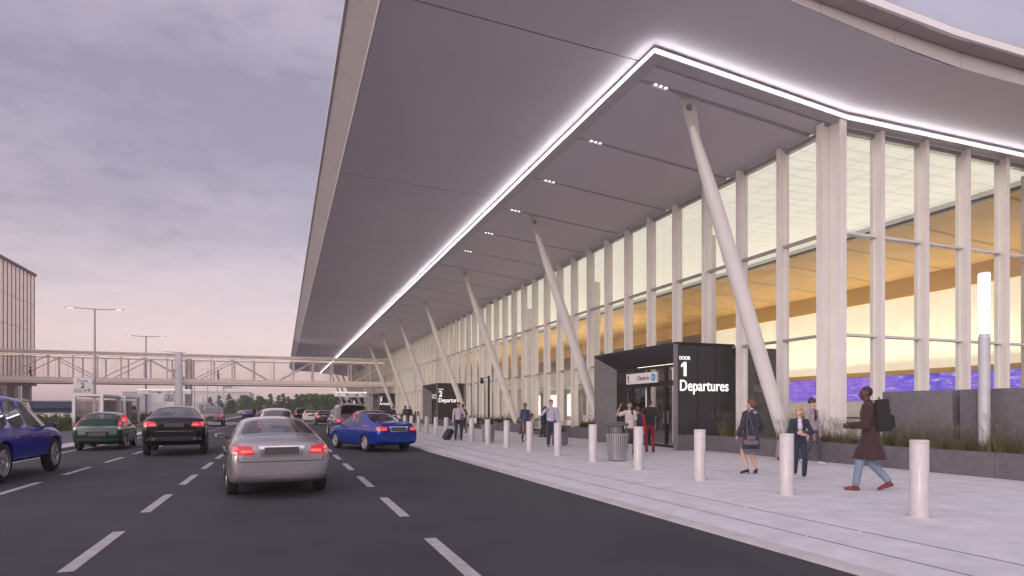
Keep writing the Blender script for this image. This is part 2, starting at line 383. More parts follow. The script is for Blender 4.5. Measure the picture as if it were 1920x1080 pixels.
# ---- inside the hall
Mwc=jointed('self_lit_ceiling',(.78,.75,.66),1.22,.61,0,.045,es=.82,dk=.62,offs=(0,.2,0))  # emission in the tiles stands in for the hall lighting
Mwd=jointed('timber_slats',(.70,.46,.19),0,3.9,0,.14,dk=.4,rough=.6,var=.12)
t=Mwd.node_tree; gN=t.nodes.new('ShaderNodeNewGeometry'); mp=t.nodes.new('ShaderNodeMapping'); mp.inputs[3].default_value=(1,1,1); t.links.new(gN.outputs['Position'],mp.inputs[0])
wv=t.nodes.new('ShaderNodeTexWave'); wv.inputs['Scale'].default_value=2.0; wv.inputs['Distortion'].default_value=3; wv.inputs['Detail'].default_value=1; t.links.new(mp.outputs[0],wv.inputs[0])
bN=t.nodes['Principled BSDF']; srcw=bN.inputs['Base Color'].links[0].from_socket
t.links.new(mixc(M_('MULTIPLY',wv.outputs[1],.45,tree=t),srcw,(.36,.20,.06),tree=t),bN.inputs['Base Color'])
Mgold=mat('gilt_bulkhead',(.66,.44,.16),rough=.45,var=.06,vs=.5)
Mcream=jointed('self_lit_wall',(.76,.71,.58),0,2.4,0,.03,es=.64,dk=.75)  # emission added so the cream wall reads as brightly lit
Mhall=mat('hall_floor',(.55,.52,.50),rough=.25,var=.08)
Mhw=mat('hall_wall',(.78,.76,.74),rough=.6,var=.05)
m=MB(); m.box(XG+.2,50,Y0+.3,YE-3.2,-.3,.0); T(m.build('hall_floor',Mhall))
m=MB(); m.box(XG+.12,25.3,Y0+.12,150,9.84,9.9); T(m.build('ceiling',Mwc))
m=MB(); m.box(25.3,25.5,Y0+.4,150,9.53,9.64); T(m.build('ceiling_edge',Mdark)); m=MB(); m.box(25.31,25.49,Y0+.4,150,9.645,9.9); T(m.build('ceiling_fascia',Mhw))
m=MB(); m.add([(25.56,Y0+.4,9.55),(25.56,150,9.55),(38,150,8.72),(38,Y0+.4,8.72),(25.56,Y0+.4,9.6),(25.56,150,9.6),(38,150,8.8),(38,Y0+.4,8.8)],[(0,1,2,3),(7,6,5,4),(0,4,5,1),(2,6,7,3)]); T(m.build('timber_ceiling',Mwd))
m=MB(); m.box(33.6,33.9,Y0+.4,95,7.95,9.0); T(m.build('bulkhead',Mgold))
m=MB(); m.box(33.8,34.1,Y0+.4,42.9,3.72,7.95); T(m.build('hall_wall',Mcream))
m=MB(); m.box(33.4,34.0,Y0+.4,42.9,3.45,3.72); T(m.build('trim',Mgold))
# video wall: purple cityscapes in six screens
def screenmat():
    m=mat('screen',(.05,.05,.09),rough=.3); t=m.node_tree; b=t.nodes['Principled BSDF']; gN=t.nodes.new('ShaderNodeNewGeometry')
    nn=noise(gN.outputs['Position'],2.2,8,.75,.0,tree=t,scl=(0,.6,2.6)); n2=noise(gN.outputs['Position'],.35,2,.5,0,tree=t,scl=(0,1,.3))
    c=ramp(nn,[(.38,(.05,.03,.45)),(.48,(.12,.06,.75)),(.55,(.25,.16,.88)),(.64,(.85,.8,1))],tree=t)
    c2=ramp(n2,[(.4,(.20,.10,.72)),(.6,(.42,.20,.76))],tree=t); t.links.new(mixc(ramp(n2,[(.46,(.08,)*3),(.62,(.55,)*3)],tree=t),c,c2,tree=t),b.inputs['Emission Color']); b.inputs['Emission Strength'].default_value=.9
    return m
Msc=screenmat()
y=15.0
while y<42.0:
    m=MB(); m.box(33.66,33.78,y+.02,y+4.48,2.02,3.44); T(m.build('screen',Msc)); y+=4.5
m=MB(); m.box(33.8,34.1,Y0+.4,42.9,0,3.45); T(m.build('hall_wall',Mhw))
m=MB(); m.box(32.8,33.7,16,42,0,1.15); T(m.build('counter',Mhw))
Mshop=emis('shop_light',(1,.93,.80),1.5)
m=MB(); m.box(38,38.3,42.9,YE-3.3,0,8.9); m.box(33.9,38,42.9,43.2,0,8.9); T(m.build('hall_wall',Mhw))
m=MB(); m.box(30,38,43.4,95,4.3,4.75); m.box(29.9,30.0,43.4,95,4.2,5.8); T(m.build('mezzanine',mat('mezzanine_white',(.72,.70,.70),rough=.4)))
for k in range(8):
    y=45+k*6.2
    m=MB(); m.box(37.86,37.99,y,y+4.1,.6,3.6); T(m.build('shop_front',Mshop))
    m=MB(); m.box(37.0,37.5,y+4.6,y+5.6,0,3.9); T(m.build('hall_pier',mat('pier_grey',(.25,.23,.24),rough=.5)))
for k in range(9):
    m=MB(); m.lathe([(.32,0),(.32,9.85)],20,'z',(19.4,25+k*11.7,0)); T(m.build('hall_column',Mwhite,smooth=True))
m=MB(); m.box(33.9,50,Y0+.35,Y0+.45,0,9.9); m.box(XG,50,YE-3.2,YE-3,0,10.05); m.box(49.8,50,Y0+.4,YE-3.3,0,10); T(m.build('end_wall',Mhw))
for i in range(10):                          # rows of check-in desks seen low through the glass
    y=19+i*5.1; x=29+(i%3)*1.2
    d=empty('check_in_desk',(x,y,0),0,'white check-in desk inside the glass hall, number %s row from the corner'%['first','second','third','fourth','fifth','sixth','seventh','eighth','ninth','tenth'][i],'desk','desks inside the hall')
    m=MB(); m.box(-.5,.5,-1.6,1.6,0,.95); m.build('desk_body',Mhw,d,bev=.02); m=MB(); m.box(-.6,.6,-1.7,1.7,.953,1.02); m.build('desk_top',mat('desk_top',(.12,.11,.12),rough=.3),d)
    m=MB(); m.box(-.1,-.05,-.28,.28,1.12,1.42); m.build('desk_screen',emis('desk_screen',(.35,.45,.65),.4),d); m=MB(); m.tube((-.06,0,1.02),(-.06,0,1.14),.03); m.build('screen_stand',Mdark,d)
for (x,y,L) in ((32.6,29,26),(29,60,30),(29,92,30)):
    al=bpy.data.lights.new('hall_uplight','AREA'); al.shape='RECTANGLE'; al.size=.5; al.size_y=L; al.energy=30*L; al.color=(1,.84,.55)
    ao=bpy.data.objects.new('hall_uplight',al); COL.objects.link(ao); ao.location=(x,y,3.85 if x>30 else 5.9); ao.rotation_euler=(R_(180),R_(-14),0)
# ---- slanting columns
def column(y,first=None):
    m=MB(); b=Vector((14.75,0,.2)); t=Vector((11.02,0,10.14)); d=(t-b).normalized()
    pr=[(0,.19),(.2,.22),(.5,.235),(.75,.215),(.93,.135),(.955,.10)]
    nn=20; rings=[]; u=Vector((0,1,0)); w=d.cross(u)
    for s_,r in pr:
        p=b+(t-b)*s_; rings.append([p+(u*math.cos(2*PI*i/nn)+w*math.sin(2*PI*i/nn))*r for i in range(nn)])
    m.sweep(rings); o=m.build('slanting_column',Mwhite,None,smooth=True)
    return o
C0=column(0); C0.name='column'
h=MB(); h.prism([(11.42,9.52),(11.16,9.45),(10.86,10.25),(10.80,10.46),(11.20,10.46),(11.32,10.2)],-.05,.05,'y')
hd=h.build('column_head',mat('column_head',(.60,.58,.56),rough=.4),C0); p=MB(); p.lathe([(.09,-.09),(.09,.09)],16,'y',(11.04,0,10.2)); pin=p.build('pin',mat('column_pin',(.35,.34,.33),rough=.4,metal=.7),hd)
p=MB(); p.box(14.45,15.05,-.3,.3,.44,.50); p.build('base_plate',Mdark,C0)
T(C0); C0.location=(0,15.2,0)
for k in range(1,13):
    c=copy_tree(C0,TB); c.matrix_parent_inverse=C0.matrix_parent_inverse.copy(); c.location=(0,15.2+11.78*k,0)
# ============================================================ PLANTERS
def planter(y0,y1,label,far=False):
    e=empty('planter',(14.5,y0,0),0,label,'planter','dark stone planters along the glass front')
    L=y1-y0; m=MB(); k=0; y=0
    while y<L-.01:
        b=min(y+2.9,L); m.box(-.4,-.18,y+.004,b-.004,0,.54); y=b
    m.box(-.39,-.19,.0,L,0.0,.50)
    m.box(-.18,.98,0,.15,0,.53); m.box(-.18,.98,L-.15,L,0,.53); m.build('planter_wall',Mplant,e)
    m=MB(); m.box(-.178,.97,.16,L-.16,0,.44); m.build('soil',Msoil,e)
    return e
planter(3.0,18.55,'low dark stone planter with tall dry grasses beside Door 1')
planter(24.9,54.8,'low dark stone planter with green shrubs between Doors 1 and 2')
planter(61.3,91.0,'low dark stone planter beyond Door 2')
def wallblock(y0,y1,label):
    e=MB(); e.box(-.25,.25,0,y1-y0,0,1.48); o=e.build('wall_block',mat('block_stone',(.15,.14,.155),rough=.65,var=.15,vs=5,bump=.3,bs=50),bev=.01); o.location=(15.12,y0,.44); tag(o,label,'wall')
wallblock(10.22,12.05,'dark stone wall block rising behind grasses, nearer Door 1'); wallblock(5.2,10.05,'dark stone wall block behind the glowing light column')
# ---- ornamental grasses
Mblade=mat('grass_blade',(.11,.115,.045),rough=.8,var=.35,vs=7,col2=(.20,.18,.09)); Mplume=mat('grass_plume',(.22,.17,.14),rough=.9,var=.25,vs=9)
def tuft(seed,n=170,h=.66,r=.34):
    rnd=random.Random(seed); a=MB(); b=MB()
    for i in range(n):
        an=rnd.uniform(0,2*PI); rr=r*.6*math.sqrt(rnd.random()); p=Vector((rr*math.cos(an),rr*math.sin(an),0)); tall=i<n*.13
        hh=(h*rnd.uniform(.8,1.1) if tall else h*rnd.uniform(.3,.65)); ln=rnd.uniform(.05,.35)*(1.2 if tall else .9)*h
        a2=an+rnd.uniform(-.9,.9); dv=Vector((math.cos(a2),math.sin(a2),0)); sd_=Vector((-dv.y,dv.x,0)); w=.0045 if tall else .007
        pts=[p+dv*ln*(t*t)+Vector((0,0,hh*t)) for t in (0,.35,.7,1)]
        for q,(p0,p1) in enumerate(zip(pts,pts[1:])):
            w0=w*(1-.25*q); w1=w*(1-.25*(q+1)); a.quad(p0-sd_*w0,p0+sd_*w0,p1+sd_*w1,p1-sd_*w1)
        if tall:
            q=pts[-1]; d=(pts[-1]-pts[-2]).normalized()
            for j in range(7):
                s0=q+d*(j*.022-.05); b.tube(s0,s0+d*.03+Vector((rnd.uniform(-.015,.015),rnd.uniform(-.015,.015),.0)),.0045,.001,n=4)
    return a,b
protos=[]
for sd_ in range(3):
    a,b=tuft(sd_*11+3); o=a.build('ornamental_grass',Mblade); b.build('plume',Mplume,o); o.location=(14.5,7,.43); protos.append(o)
import itertools
spots=[]
rnd=random.Random(5)
y=4.6
while y<18.0:
    for x in (14.42,14.62):
        if x>14.6 and 15.0<y<15.5: continue
        if abs(y-9.28)<.22 and abs(x-14.6)<.2: x=14.42
        spots.append((x+rnd.uniform(-.06,.06),y+rnd.uniform(-.1,.1)))
    y+=.47 if y<15 else .8
spots=[s for s in spots if not (15.3<s[1]<16.6 and rnd.random()<.7)]
where=lambda y:'in front of the dark wall blocks' if y<12.2 else ('beside the nearest slanting column' if 13.5<y<16.6 else ('against the black Door 1 wall' if y>=16.6 else 'between wall block and first slanting column'))
for i,(x,y) in enumerate(spots):
    if i<3: o=protos[i]
    else: o=copy_tree(protos[i%3])
    s=rnd.choice((.62,.75,.9,1.0,1.2)); o.location=(x,y,.43); o.scale=(1,1,s); o.rotation_euler=(0,0,rnd.uniform(0,6))
    tag(o,'tuft of dry feathery grass in the planter, '+where(y),'ornamental grass','feathery grass tufts in the near planter, '+where(y))
# ---- leafy plants
def leafcloud(mb,c,r,n,s,rnd,shell=.55,flat=1):
    for i in range(n):
        d=Vector((rnd.gauss(0,1),rnd.gauss(0,1),rnd.gauss(0,1))).normalized(); k=shell+(1-shell)*rnd.random() if rnd.random()<.75 else rnd.random()
        p=Vector(c)+Vector((d.x*r[0],d.y*r[1],d.z*r[2]))*k
        u=Vector((rnd.gauss(0,1),rnd.gauss(0,1),rnd.gauss(0,.6))).normalized(); v=u.cross(Vector((rnd.gauss(0,1),rnd.gauss(0,1),rnd.gauss(0,1)))).normalized(); q=s*rnd.uniform(.6,1.3)
        mb.quad(p-u*q,p-v*q*.5,p+u*q,p+v*q*.5)
Mleaf=mat('shrub_leaf',(.035,.07,.022),rough=.6,var=.45,vs=6,col2=(.085,.13,.04)); Mtwig=mat('twig',(.10,.07,.05),rough=.9)
def shrub(seed,r=(.45,.6,.3),n=900,s=.035):
    rnd=random.Random(seed); m=MB()
    for k in range(7): leafcloud(m,(rnd.uniform(-.5,.5)*r[0],rnd.uniform(-.7,.7)*r[1],r[2]*rnd.uniform(.5,1.1)),[q*rnd.uniform(.4,.65) for q in r],n//7,s,rnd)
    for k in range(14):
        x,y=rnd.uniform(-r[0],r[0])*.8,rnd.uniform(-r[1],r[1])*.9; h=r[2]*rnd.uniform(1.5,2.3); leafcloud(m,(x,y,h*.8),(.06,.06,h*.25),12,s*.8,rnd)
    w=MB()
    for k in range(7): w.tube((0,0,0),(rnd.uniform(-r[0],r[0])*.6,rnd.uniform(-r[1],r[1])*.7,r[2]*1.2),.012,.004,n=5)
    o=m.build('shrub',Mleaf); w.build('stem',Mtwig,o); return o
S=[shrub(1),shrub(2),shrub(3)]; idx=0
for (y0,y1,seg,w) in ((25.6,28.8,1.05,'right beside the left wall of Door 1'),(33.6,44.5,1.25,'between the benches and Door 2'),(47,54.3,1.3,'just before the black Door 2 wall'),(62.5,88,2.2,'beyond Door 2')):
    y=y0
    while y<y1:
        o=S[idx] if idx<3 else copy_tree(S[idx%3]); idx+=1; o.location=(14.75+rnd.uniform(-.1,.1),y,.42); o.rotation_euler=(0,0,rnd.choice((0,PI)));o.scale=(.8,1,rnd.uniform(.8,1.25))
        tag(o,'low dark green shrub in the stone planter, '+w,'shrub','green planter shrubs '+w); y+=seg
# median bushes
Mleaf2=mat('bush_leaf',(.085,.13,.03),rough=.6,var=.45,vs=4,col2=(.13,.17,.05))
def bush(seed):
    o=shrub(seed,(1.0,1.3,.62),1700,.10); o.data.materials[0]=Mleaf2; o.name='bush'; return o
BU=[bush(21),bush(22)]; idx=0
for i,(x,y) in enumerate([(-15.2,43+k*2.1) for k in range(6)]+[(-17.0,49),(-16.9,53.5),(-17.2,57.5)]+[(-16.2,60+3.0*k) for k in range(5)]+[(-15.5,72+k*5) for k in range(8)]+[(-15.6,150),(-15.6,154),(-15.6,158)]):
    o=BU[idx] if idx<2 else copy_tree(BU[idx%2]); idx+=1; o.location=(x+rnd.uniform(-.3,.3),y,.0); o.rotation_euler=(0,0,rnd.uniform(0,6)); s=rnd.uniform(.7,1.05); o.scale=(s,s,s*(.62 if y<48 else .95))
    w='in the grass strip left of the green hatchback' if y<54 and x>-16 else ('behind the bus shelters' if y<72 else 'far along the median')
    tag(o,'leafy green bush '+w,'bush','median bushes '+w)
def vergegrass():
    m=MB(); r2=random.Random(3)
    for i in range(9000):
        x=r2.uniform(-20.3,-14.1); y=40+35*r2.random()**1.4; a=r2.uniform(0,PI); h=r2.uniform(.12,.42)*(1.3 if y<52 else .8); dx,dy=.03*math.cos(a),.03*math.sin(a)
        m.add([(x-dx,y-dy,.03),(x+dx,y+dy,.03),(x+r2.uniform(-.08,.08),y+r2.uniform(-.08,.08),h)],[(0,1,2)])
    o=m.build('long_grass',mat('long_grass',(.12,.15,.045),rough=.85,var=.4,vs=3,col2=(.22,.23,.09))); o['kind']='stuff'; o['label']='long unmown grass on the median verge'; o['category']='grass'
vergegrass()
# ============================================================ ENTRANCE VESTIBULES
Mvg=glassmat('vestibule_glass',(.86,.84,.84),1.6); Msign=mat('sign_white',(.74,.72,.74),rough=.5,var=.03); Mink=mat('sign_ink',(.03,.03,.035),rough=.6); Mblue=mat('sign_blue',(.06,.35,.62),rough=.5)
FR=(PI/2,0,0); SD=(PI/2,0,-PI/2)
def vestibule(y,num,word,label,detail=True):
    e=empty('entrance_vestibule',(13.03,y,0),0,label,'entrance','black door vestibules along the terminal')
    L=6.15; H=3.77; D=2.52
    m=MB()
    xs=[.06,.90,1.68,D]
    for a,b in zip(xs,xs[1:]): m.box(a+.012,b-.012,0,.07,.56,H-.02)
    m.build('wall_panel',Mdark,e)
    m=MB(); m.box(.06,D,.075,.2,.02,H-.04); m.box(.3,D,L-.2,L-.02,.02,H-.04); m.build('wall',Mdark2,e)
    m=MB(); m.box(.06,1.1,-.015,.072,0,.555); m.build('plinth',Mplant,e)
    m=MB(); m.box(-.012,.055,-.02,.16,0,H); m.build('corner_post',mat('corner_metal',(.24,.23,.25),rough=.5,metal=.3,var=.25,vs=40),e)
    m=MB(); m.box(-.02,D,-.03,L,H,H+.07); m.build('roof',Mdark2,e)
    m=MB(); m.box(D+.35,4.55,.05,L-.2,.0,H-.02); m.build('inner_box',mat('inner_box',(.10,.09,.09),rough=.35,var=.15),e)
    # splayed portal
    ya,yb,yc,yd=.165,L-.02,.62,L-.62; zt=3.18; xi=.78
    m=MB(); m.add([(0,ya,0),(0,ya,H-.01),(xi,yc,0),(xi,yc,zt)],[(0,1,3,2)]); m.build('portal_reveal',Mrevl,e); m=MB(); m.add([(0,yb,0),(0,yb,H-.01),(xi,yd,0),(xi,yd,zt)],[(0,2,3,1)])
    m.box(0,.05,yb,yb+.02,0,H); m.build('portal_reveal',Mrevl,e)
    m=MB(); m.add([(0,ya,H-.01),(0,yb,H-.01),(xi,yc,zt),(xi,yd,zt)],[(0,1,3,2)]); m.build('portal_head',Mdark,e)
    # door frame with transom lights
    m=MB(); nn=4; w=(yd-yc)/nn
    for k in range(nn+1): yy=yc+k*w; m.box(xi,xi+.12,max(yc,yy-.055),min(yd,yy+.055),0.003,zt-.005)
    m.box(xi+.003,xi+.117,yc,yd,zt-.12,zt-.008); m.box(xi+.003,xi+.117,yc,yd,2.36,2.56); m.box(xi+.003,xi+.117,yc,yd,.004,.12); m.build('door_frame',Mdark2,e)
    for k in range(nn):
        yy=yc+k*w; 
        d=MB(); d.box(xi+.05,xi+.062,yy+.06,yy+w-.06,.13,2.35); dr=d.build('door',Mvg,e); d=MB(); d.box(xi+.02,xi+.05,yy+(.1 if k%2 else w-.14),yy+(.14 if k%2 else w-.1),.9,1.4); d.build('handle',mat('handle_steel',(.5,.5,.5),rough=.3,metal=1),dr)
        d=MB(); d.box(xi+.05,xi+.062,yy+.06,yy+w-.06,2.57,zt-.13); d.build('transom_window',Mvg,e)
    m=MB(); m.box(1.2,1.9,1.0,L-1.0,3.28,3.33); m.build('ceiling_glow_strip',emis('vestibule_fill',(1,.86,.76),5),e)  # glowing strip added to brighten the dark glass doors
    m=MB(); m.box(.95,D,.21,L-.21,3.40,3.44); m.build('ceiling',Mwhite,e)
    m=MB(); m.box(.5,.58,2.0,4.25,2.50,2.92); sg=m.build('door_sign',Msign,e)
    numeral_one(Mink,'sign_number',sg,(.498,4.16,2.56),SD,.29,.006) if num==1 else text(str(num),.40,Mink,'sign_number',sg,(.492,4.18,2.555),SD,.004,bold=.006)
    if detail:
        text('Check-in' if word.startswith('Dep') else 'Arrivals',.25,Mink,'sign_text',sg,(.492,3.42,2.63),SD,.004)
        c=MB(); c.lathe([(.15,.486),(.15,.498)],20,'x',(0,2.22,2.71)); c.build('sign_disc',Mblue,sg); text('All',.13,Msign,'sign_text',sg,(.482,2.33,2.67),SD,.002)
    text('DOOR',.18,Mletter,'lit_word',e,(.12,-.012,3.22),FR,.010,sx=.85)
    numeral_one(Mletter,'lit_number',e,(.20,-.002,2.64),FR,.50,.022) if num==1 else text(str(num),.70,Mletter,'lit_number',e,(.17,-.012,2.64),FR,.012,bold=.012,sx=.95)
    if word: text(word,.56,Mletter,'lit_word',e,(.12,-.012,2.12),FR,.010,bold=.003,sx=.82)
    return e
def numeral_one(m,name,parent,loc,rot,h,t):
    w=h*.20; q=MB(); q.prism([(h*.22,0),(h*.22+w,0),(h*.22+w,h),(h*.24,h),(h*.0,h*.80),(h*.0,h*.62),(h*.22,h*.74)],0,t,'z'); o=q.build(name,m,parent); o.location=loc; o.rotation_euler=rot; return o
vestibule(18.6,1,'Departures','black entrance box lettered DOOR 1 Departures, nearest of the row')
vestibule(54.9,2,'Departures','black entrance box lettered DOOR 2 Departures')
vestibule(91.2,3,'Arrivals','black entrance box lettered DOOR 3 Arrivals, below the footbridge',False)
vestibule(127.5,4,'','small distant black entrance box numbered 4',False); vestibule(158,5,'','farthest black entrance box, numbered 5',False)
# ============================================================ STREET FURNITURE
Mboll=mat('bollard_enamel',(.56,.53,.54),rough=.38,var=.06,vs=5,coat=.2)
b=MB(); b.lathe([(.150,0),(.150,.012),(.117,.013),(.115,.985),(.112,.99),(.112,1.0),(.119,1.003),(.119,1.03),(.108,1.042),(0.02,1.045)],28)
B0=b.build('bollard',Mboll,smooth=True,ang=40)
ordn=['nearest','second','third','fourth','fifth','sixth','seventh','eighth','ninth','tenth','eleventh','twelfth','thirteenth','fourteenth','fifteenth','sixteenth','seventeenth','eighteenth','nineteenth','twentieth']
for k in range(26):
    c=B0 if k==0 else copy_tree(B0); c.location=(8.06,5.98+2.355*k,0)
    tag(c,('white steel bollard by the kerb, %s from the camera'%ordn[k]) if k<20 else 'distant white bollard beyond the parked blue sedan','bollard','white bollards along the kerb')
def bin_(x,y,label):
    e=empty('litter_bin',(x,y,0),0,label,'litter bin','slatted litter bins')
    for k in range(30):
        a=2*PI*k/30; c,s=math.cos(a),math.sin(a); m=MB()
        q=[]
        for z,r in ((.06,.255),(.74,.31)):
            for rr in (r,r-.012):
                for w in (-.019,.019): q.append((rr*c-w*s,rr*s+w*c,z))
        m.add(q,[(0,1,3,2),(4,6,7,5),(0,4,5,1),(2,3,7,6),(0,2,6,4),(1,5,7,3)]); m.build('slat',Mbs,e)
    m=MB(); m.lathe([(.262,.03),(.268,.06),(.25,.07)],28); m.build('base_ring',Mbs,e,smooth=True)
    m=MB(); m.lathe([(.318,.735),(.324,.77),(.30,.78)],28); m.build('top_ring',Mbs,e,smooth=True)
    m=MB(); m.lathe([(.235,.05),(.28,.76)],24); m.build('liner',Mgap,e,smooth=True)
    m=MB(); n=28; rings=[]
    for r,z in ((.30,.785),(.27,.88),(.285,1.0)): rings.append([(r*math.cos(2*PI*i/n),r*math.sin(2*PI*i/n),z) for i in range(n)])
    vs=[p for r in rings for p in r]; fs=[]
    for k in range(2):
        for i in range(n):
            if i%7 in (0,1): continue
            j=(i+1)%n; fs.append((k*n+i,k*n+j,(k+1)*n+j,(k+1)*n+i))
    m.add(vs,fs); hood=m.build('hood',Mbh,e,smooth=True)
    md=MB(); md.lathe([(.32,1.0),(.335,1.02),(.335,1.045),(.25,1.085),(.1,1.10),(.02,1.10)],28); md.build('lid',Mbh,e,smooth=True,ang=40)
    md=MB(); md.lathe([(.17,1.094),(.13,1.104),(.02,1.106)],20,'z',(-.03,-.08,0)); md.build('ashtray',mat('steel',(.6,.6,.6),rough=.35,metal=.9),e)
    return e
Mbs=mat('slat_grey',(.42,.40,.43),rough=.4,metal=.4); Mbh=mat('bin_hood',(.10,.10,.115),rough=.4)
bin_(8.89,15.51,'slatted grey litter bin beside the waving woman by Door 1'); bin_(8.6,26.4,'slatted grey litter bin between the two business men')
# camera pole
e=empty('camera_pole',(13.2,40.4,0),0,'slim black pole carrying a dome security camera before Door 2','camera pole')
m=MB(); m.box(-.06,.06,-.06,.06,0,3.75); m.build('pole',Mdark2,e,bev=.01); m=MB(); m.tube((-.05,0,3.65),(-.5,0,3.6),.022); a=m.build('arm',Mdark2,e); m=MB(); m.ell((-.5,0,3.36),(.14,.14,.16),16,10); m.tube((-.5,0,3.44),(-.5,0,3.62),.10); m.build('dome_camera',mat('dome',(.02,.02,.025),rough=.15),e,smooth=True)
# light column
e=empty('light_column',(14.52,9.28,.43),0,'tall cylindrical light column glowing white at the top','street light')
m=MB(); m.lathe([(.135,0),(.135,.02),(.112,.021),(.112,2.62),(.095,2.63),(.095,2.70)],24); m.build('shaft',mat('shaft_metal',(.50,.51,.54),rough=.5,metal=.1),e,smooth=True,ang=40)
m=MB(); m.lathe([(.102,2.70),(.108,2.71),(.108,4.0),(.10,4.01)],24); m.build('lamp',emis('column_lamp',(1,.98,.97),7),e,smooth=True,ang=40)
m=MB()
for k in range(28): m.lathe([(.109,2.72+k*.046),(.116,2.726+k*.046),(.109,2.732+k*.046)],24,cap=False)
m.build('lamp_louvre',mat('louvre',(.8,.8,.82),rough=.3,emit=(1,1,1),es=1.5),e)
m=MB(); m.lathe([(.112,4.01),(.112,4.04),(.02,4.045)],24); m.build('cap',Mwhite,e)
# ============================================================ FOOTBRIDGE
FB=empty('footbridge',(-9,91,0),0,'enclosed steel truss footbridge crossing the road to the terminal','footbridge')
def Fp(m,n,mt,**k):
    o=m.build(n,mt,FB,**k); o.matrix_parent_inverse=Matrix.Translation(FB.location).inverted(); return o
Mst=mat('bridge_steel',(.78,.74,.75),rough=.45,var=.1,vs=.3); Mbf=mat('bridge_floor_edge',(.66,.54,.50),rough=.5,emit=(1,.70,.55),es=.10)  # faint warm emission lightens the edge beam, which is no lamp
xa,xb=-48,15.1; ya,yb=91,95
m=MB(); m.box(xa,xb,ya-.05,yb+.05,4.86,5.02); Fp(m,'floor',mat('bridge_floor',(.5,.40,.34),rough=.5))
m=MB(); m.box(xa,xb,ya-.12,ya-.06,4.95,5.45); m.box(xa,xb,yb+.06,yb+.12,4.95,5.45); Fp(m,'edge_beam',Mbf)
m=MB(); m.box(xa,xb,ya-.2,yb+.2,4.72,4.85); Fp(m,'bottom_flange',Mst)
m=MB(); m.box(xa,xb,ya-.12,yb+.12,8.62,8.74); Fp(m,'roof',Mst)
m=MB()
for z in (8.1,8.36): m.box(xa,xb,ya-.14,ya-.02,z,z+.12); m.box(xa,xb,yb+.02,yb+.14,z,z+.12)
Fp(m,'top_chord',Mst)
m=MB(); x=xa
while x<xb: m.box(x,x+.1,ya+.02,yb-.02,8.36,8.5); x+=1.3
Fp(m,'roof_rib',Mst)
k=0; x=xa+.5
while x<xb-.3:
    for yy,s in ((ya,-1),(yb,1)):
        m=MB(); m.box(x-.09,x+.09,yy-.07,yy+.07,5.03,8.1); Fp(m,'strut',Mst)
    x2=x+5.15
    if x2<xb and k%2==0:
        a,b=((x,5.1),(x2,8.1)) if (k//2)%2 else ((x,8.1),(x2,5.1))
        for yy in (ya,yb):
            m=MB(); m.tube((a[0],yy,a[1]),(b[0],yy,b[1]),.065,n=6); Fp(m,'diagonal',Mst)
    x+=5.15/2 if k%2==0 else 5.15/2; k+=1
for yy in (ya-.16,yb+.16):
    m=MB(); m.box(xa,xb,yy-.006,yy+.006,5.46,8.6); Fp(m,'glass',Mglb)
    m=MB(); x=xa
    while x<xb: m.box(x,x+.025,yy-.015,yy+.015,5.46,8.6); x+=2.58
    Fp(m,'glazing_bar',Mst)
m=MB(); m.box(xa+1,xb-1,ya+1.2,ya+1.3,8.28,8.34); m.box(xa+1,xb-1,yb-1.3,yb-1.2,8.28,8.34); Fp(m,'ceiling_glow_strip',emis('bridge_lamp',(1,.80,.62),2.2))
for x,y in ((-12.55,90.0),(-12.2,96.2)):
    m=MB(); m.lathe([(.47,-.1),(.47,8.8)],20,'z',(x,y,0)); Fp(m,'bridge_pier',Mst,smooth=True)
# hanging direction signs under the bridge
def hangsign(x0,x1,z0,z1,txt,label):
    e=empty('overhead_sign',((x0+x1)/2,90.6,z0),0,label,'direction sign','signs hung below the footbridge'); w=(x1-x0)/2; h=z1-z0
    m=MB(); m.box(-w,w,-.1,.1,0,h*.86); m.build('sign_panel',emis('backlit_sign',(.80,.77,.72),.25),e)
    m=MB(); m.box(-w,w,-.14,.14,h*.88,h); m.build('sign_lamp',emis('sign_lamp',(1,.93,.80),.9),e)
    for s in (-1,1): m=MB(); m.tube((s*(w-.3),0,h),(s*(w-.3),0,4.72-z0),.04,n=6); m.build('hanger',Mst,e)
    text(txt,h*.78,Mink,'sign_text',e,(-w*.80,-.11,h*.18),FR,.004); m=MB()
    for dx in (-.32,.28): m.lathe([(h*.28,-.12),(h*.28,-.101)],16,'y',(w*dx+w*.12,0,h*.36))
    m.build('sign_disc',Mblue,e)
hangsign(-17.3,-11.2,3.45,4.05,'\u2190 Terminal / All Gates','backlit direction sign hanging under the footbridge left of its pier')
hangsign(6.8,11.3,3.30,3.95,'\u2190    Parking     Main Exits','backlit direction sign hanging under the footbridge above the right lane')
# ============================================================ MEDIAN: LAMPS, SIGNS, SHELTERS
Mpole=mat('pole_steel',(.42,.39,.41),rough=.45,metal=.3)
LP0=None
for k in range(7):
    if LP0 is None:
        e=empty('street_lamp',(0,0,0)); m=MB(); m.tube((0,0,0),(0,0,12),.13,.08,n=10); m.box(-.2,.2,-.2,.2,0,.04); m.build('pole',Mpole,e)
        for s in (-1,1):
            m=MB(); m.tube((0,0,11.92),(s*1.9,0,12.0),.05,.04,n=8); a=m.build('arm',Mpole,e)
            m=MB(); m.box(min(s*1.8,s*2.65),max(s*1.8,s*2.65),-.12,.12,11.98,12.04); l=m.build('lamp_head',Mpole,e); m=MB(); m.box(min(s*1.9,s*2.4),max(s*1.9,s*2.4),-.07,.07,11.966,11.978); m.build('lamp',emis('street_bulb',(1,.97,.9),2.5),l)
        LP0=e
    else: e=copy_tree(LP0)
    e.location=(-18.4,76+26*k,0)
    tag(e,'%s twin-armed street lamp in the median, counted from the camera'%ordn[k],'street lamp','twin-armed lamps down the median')
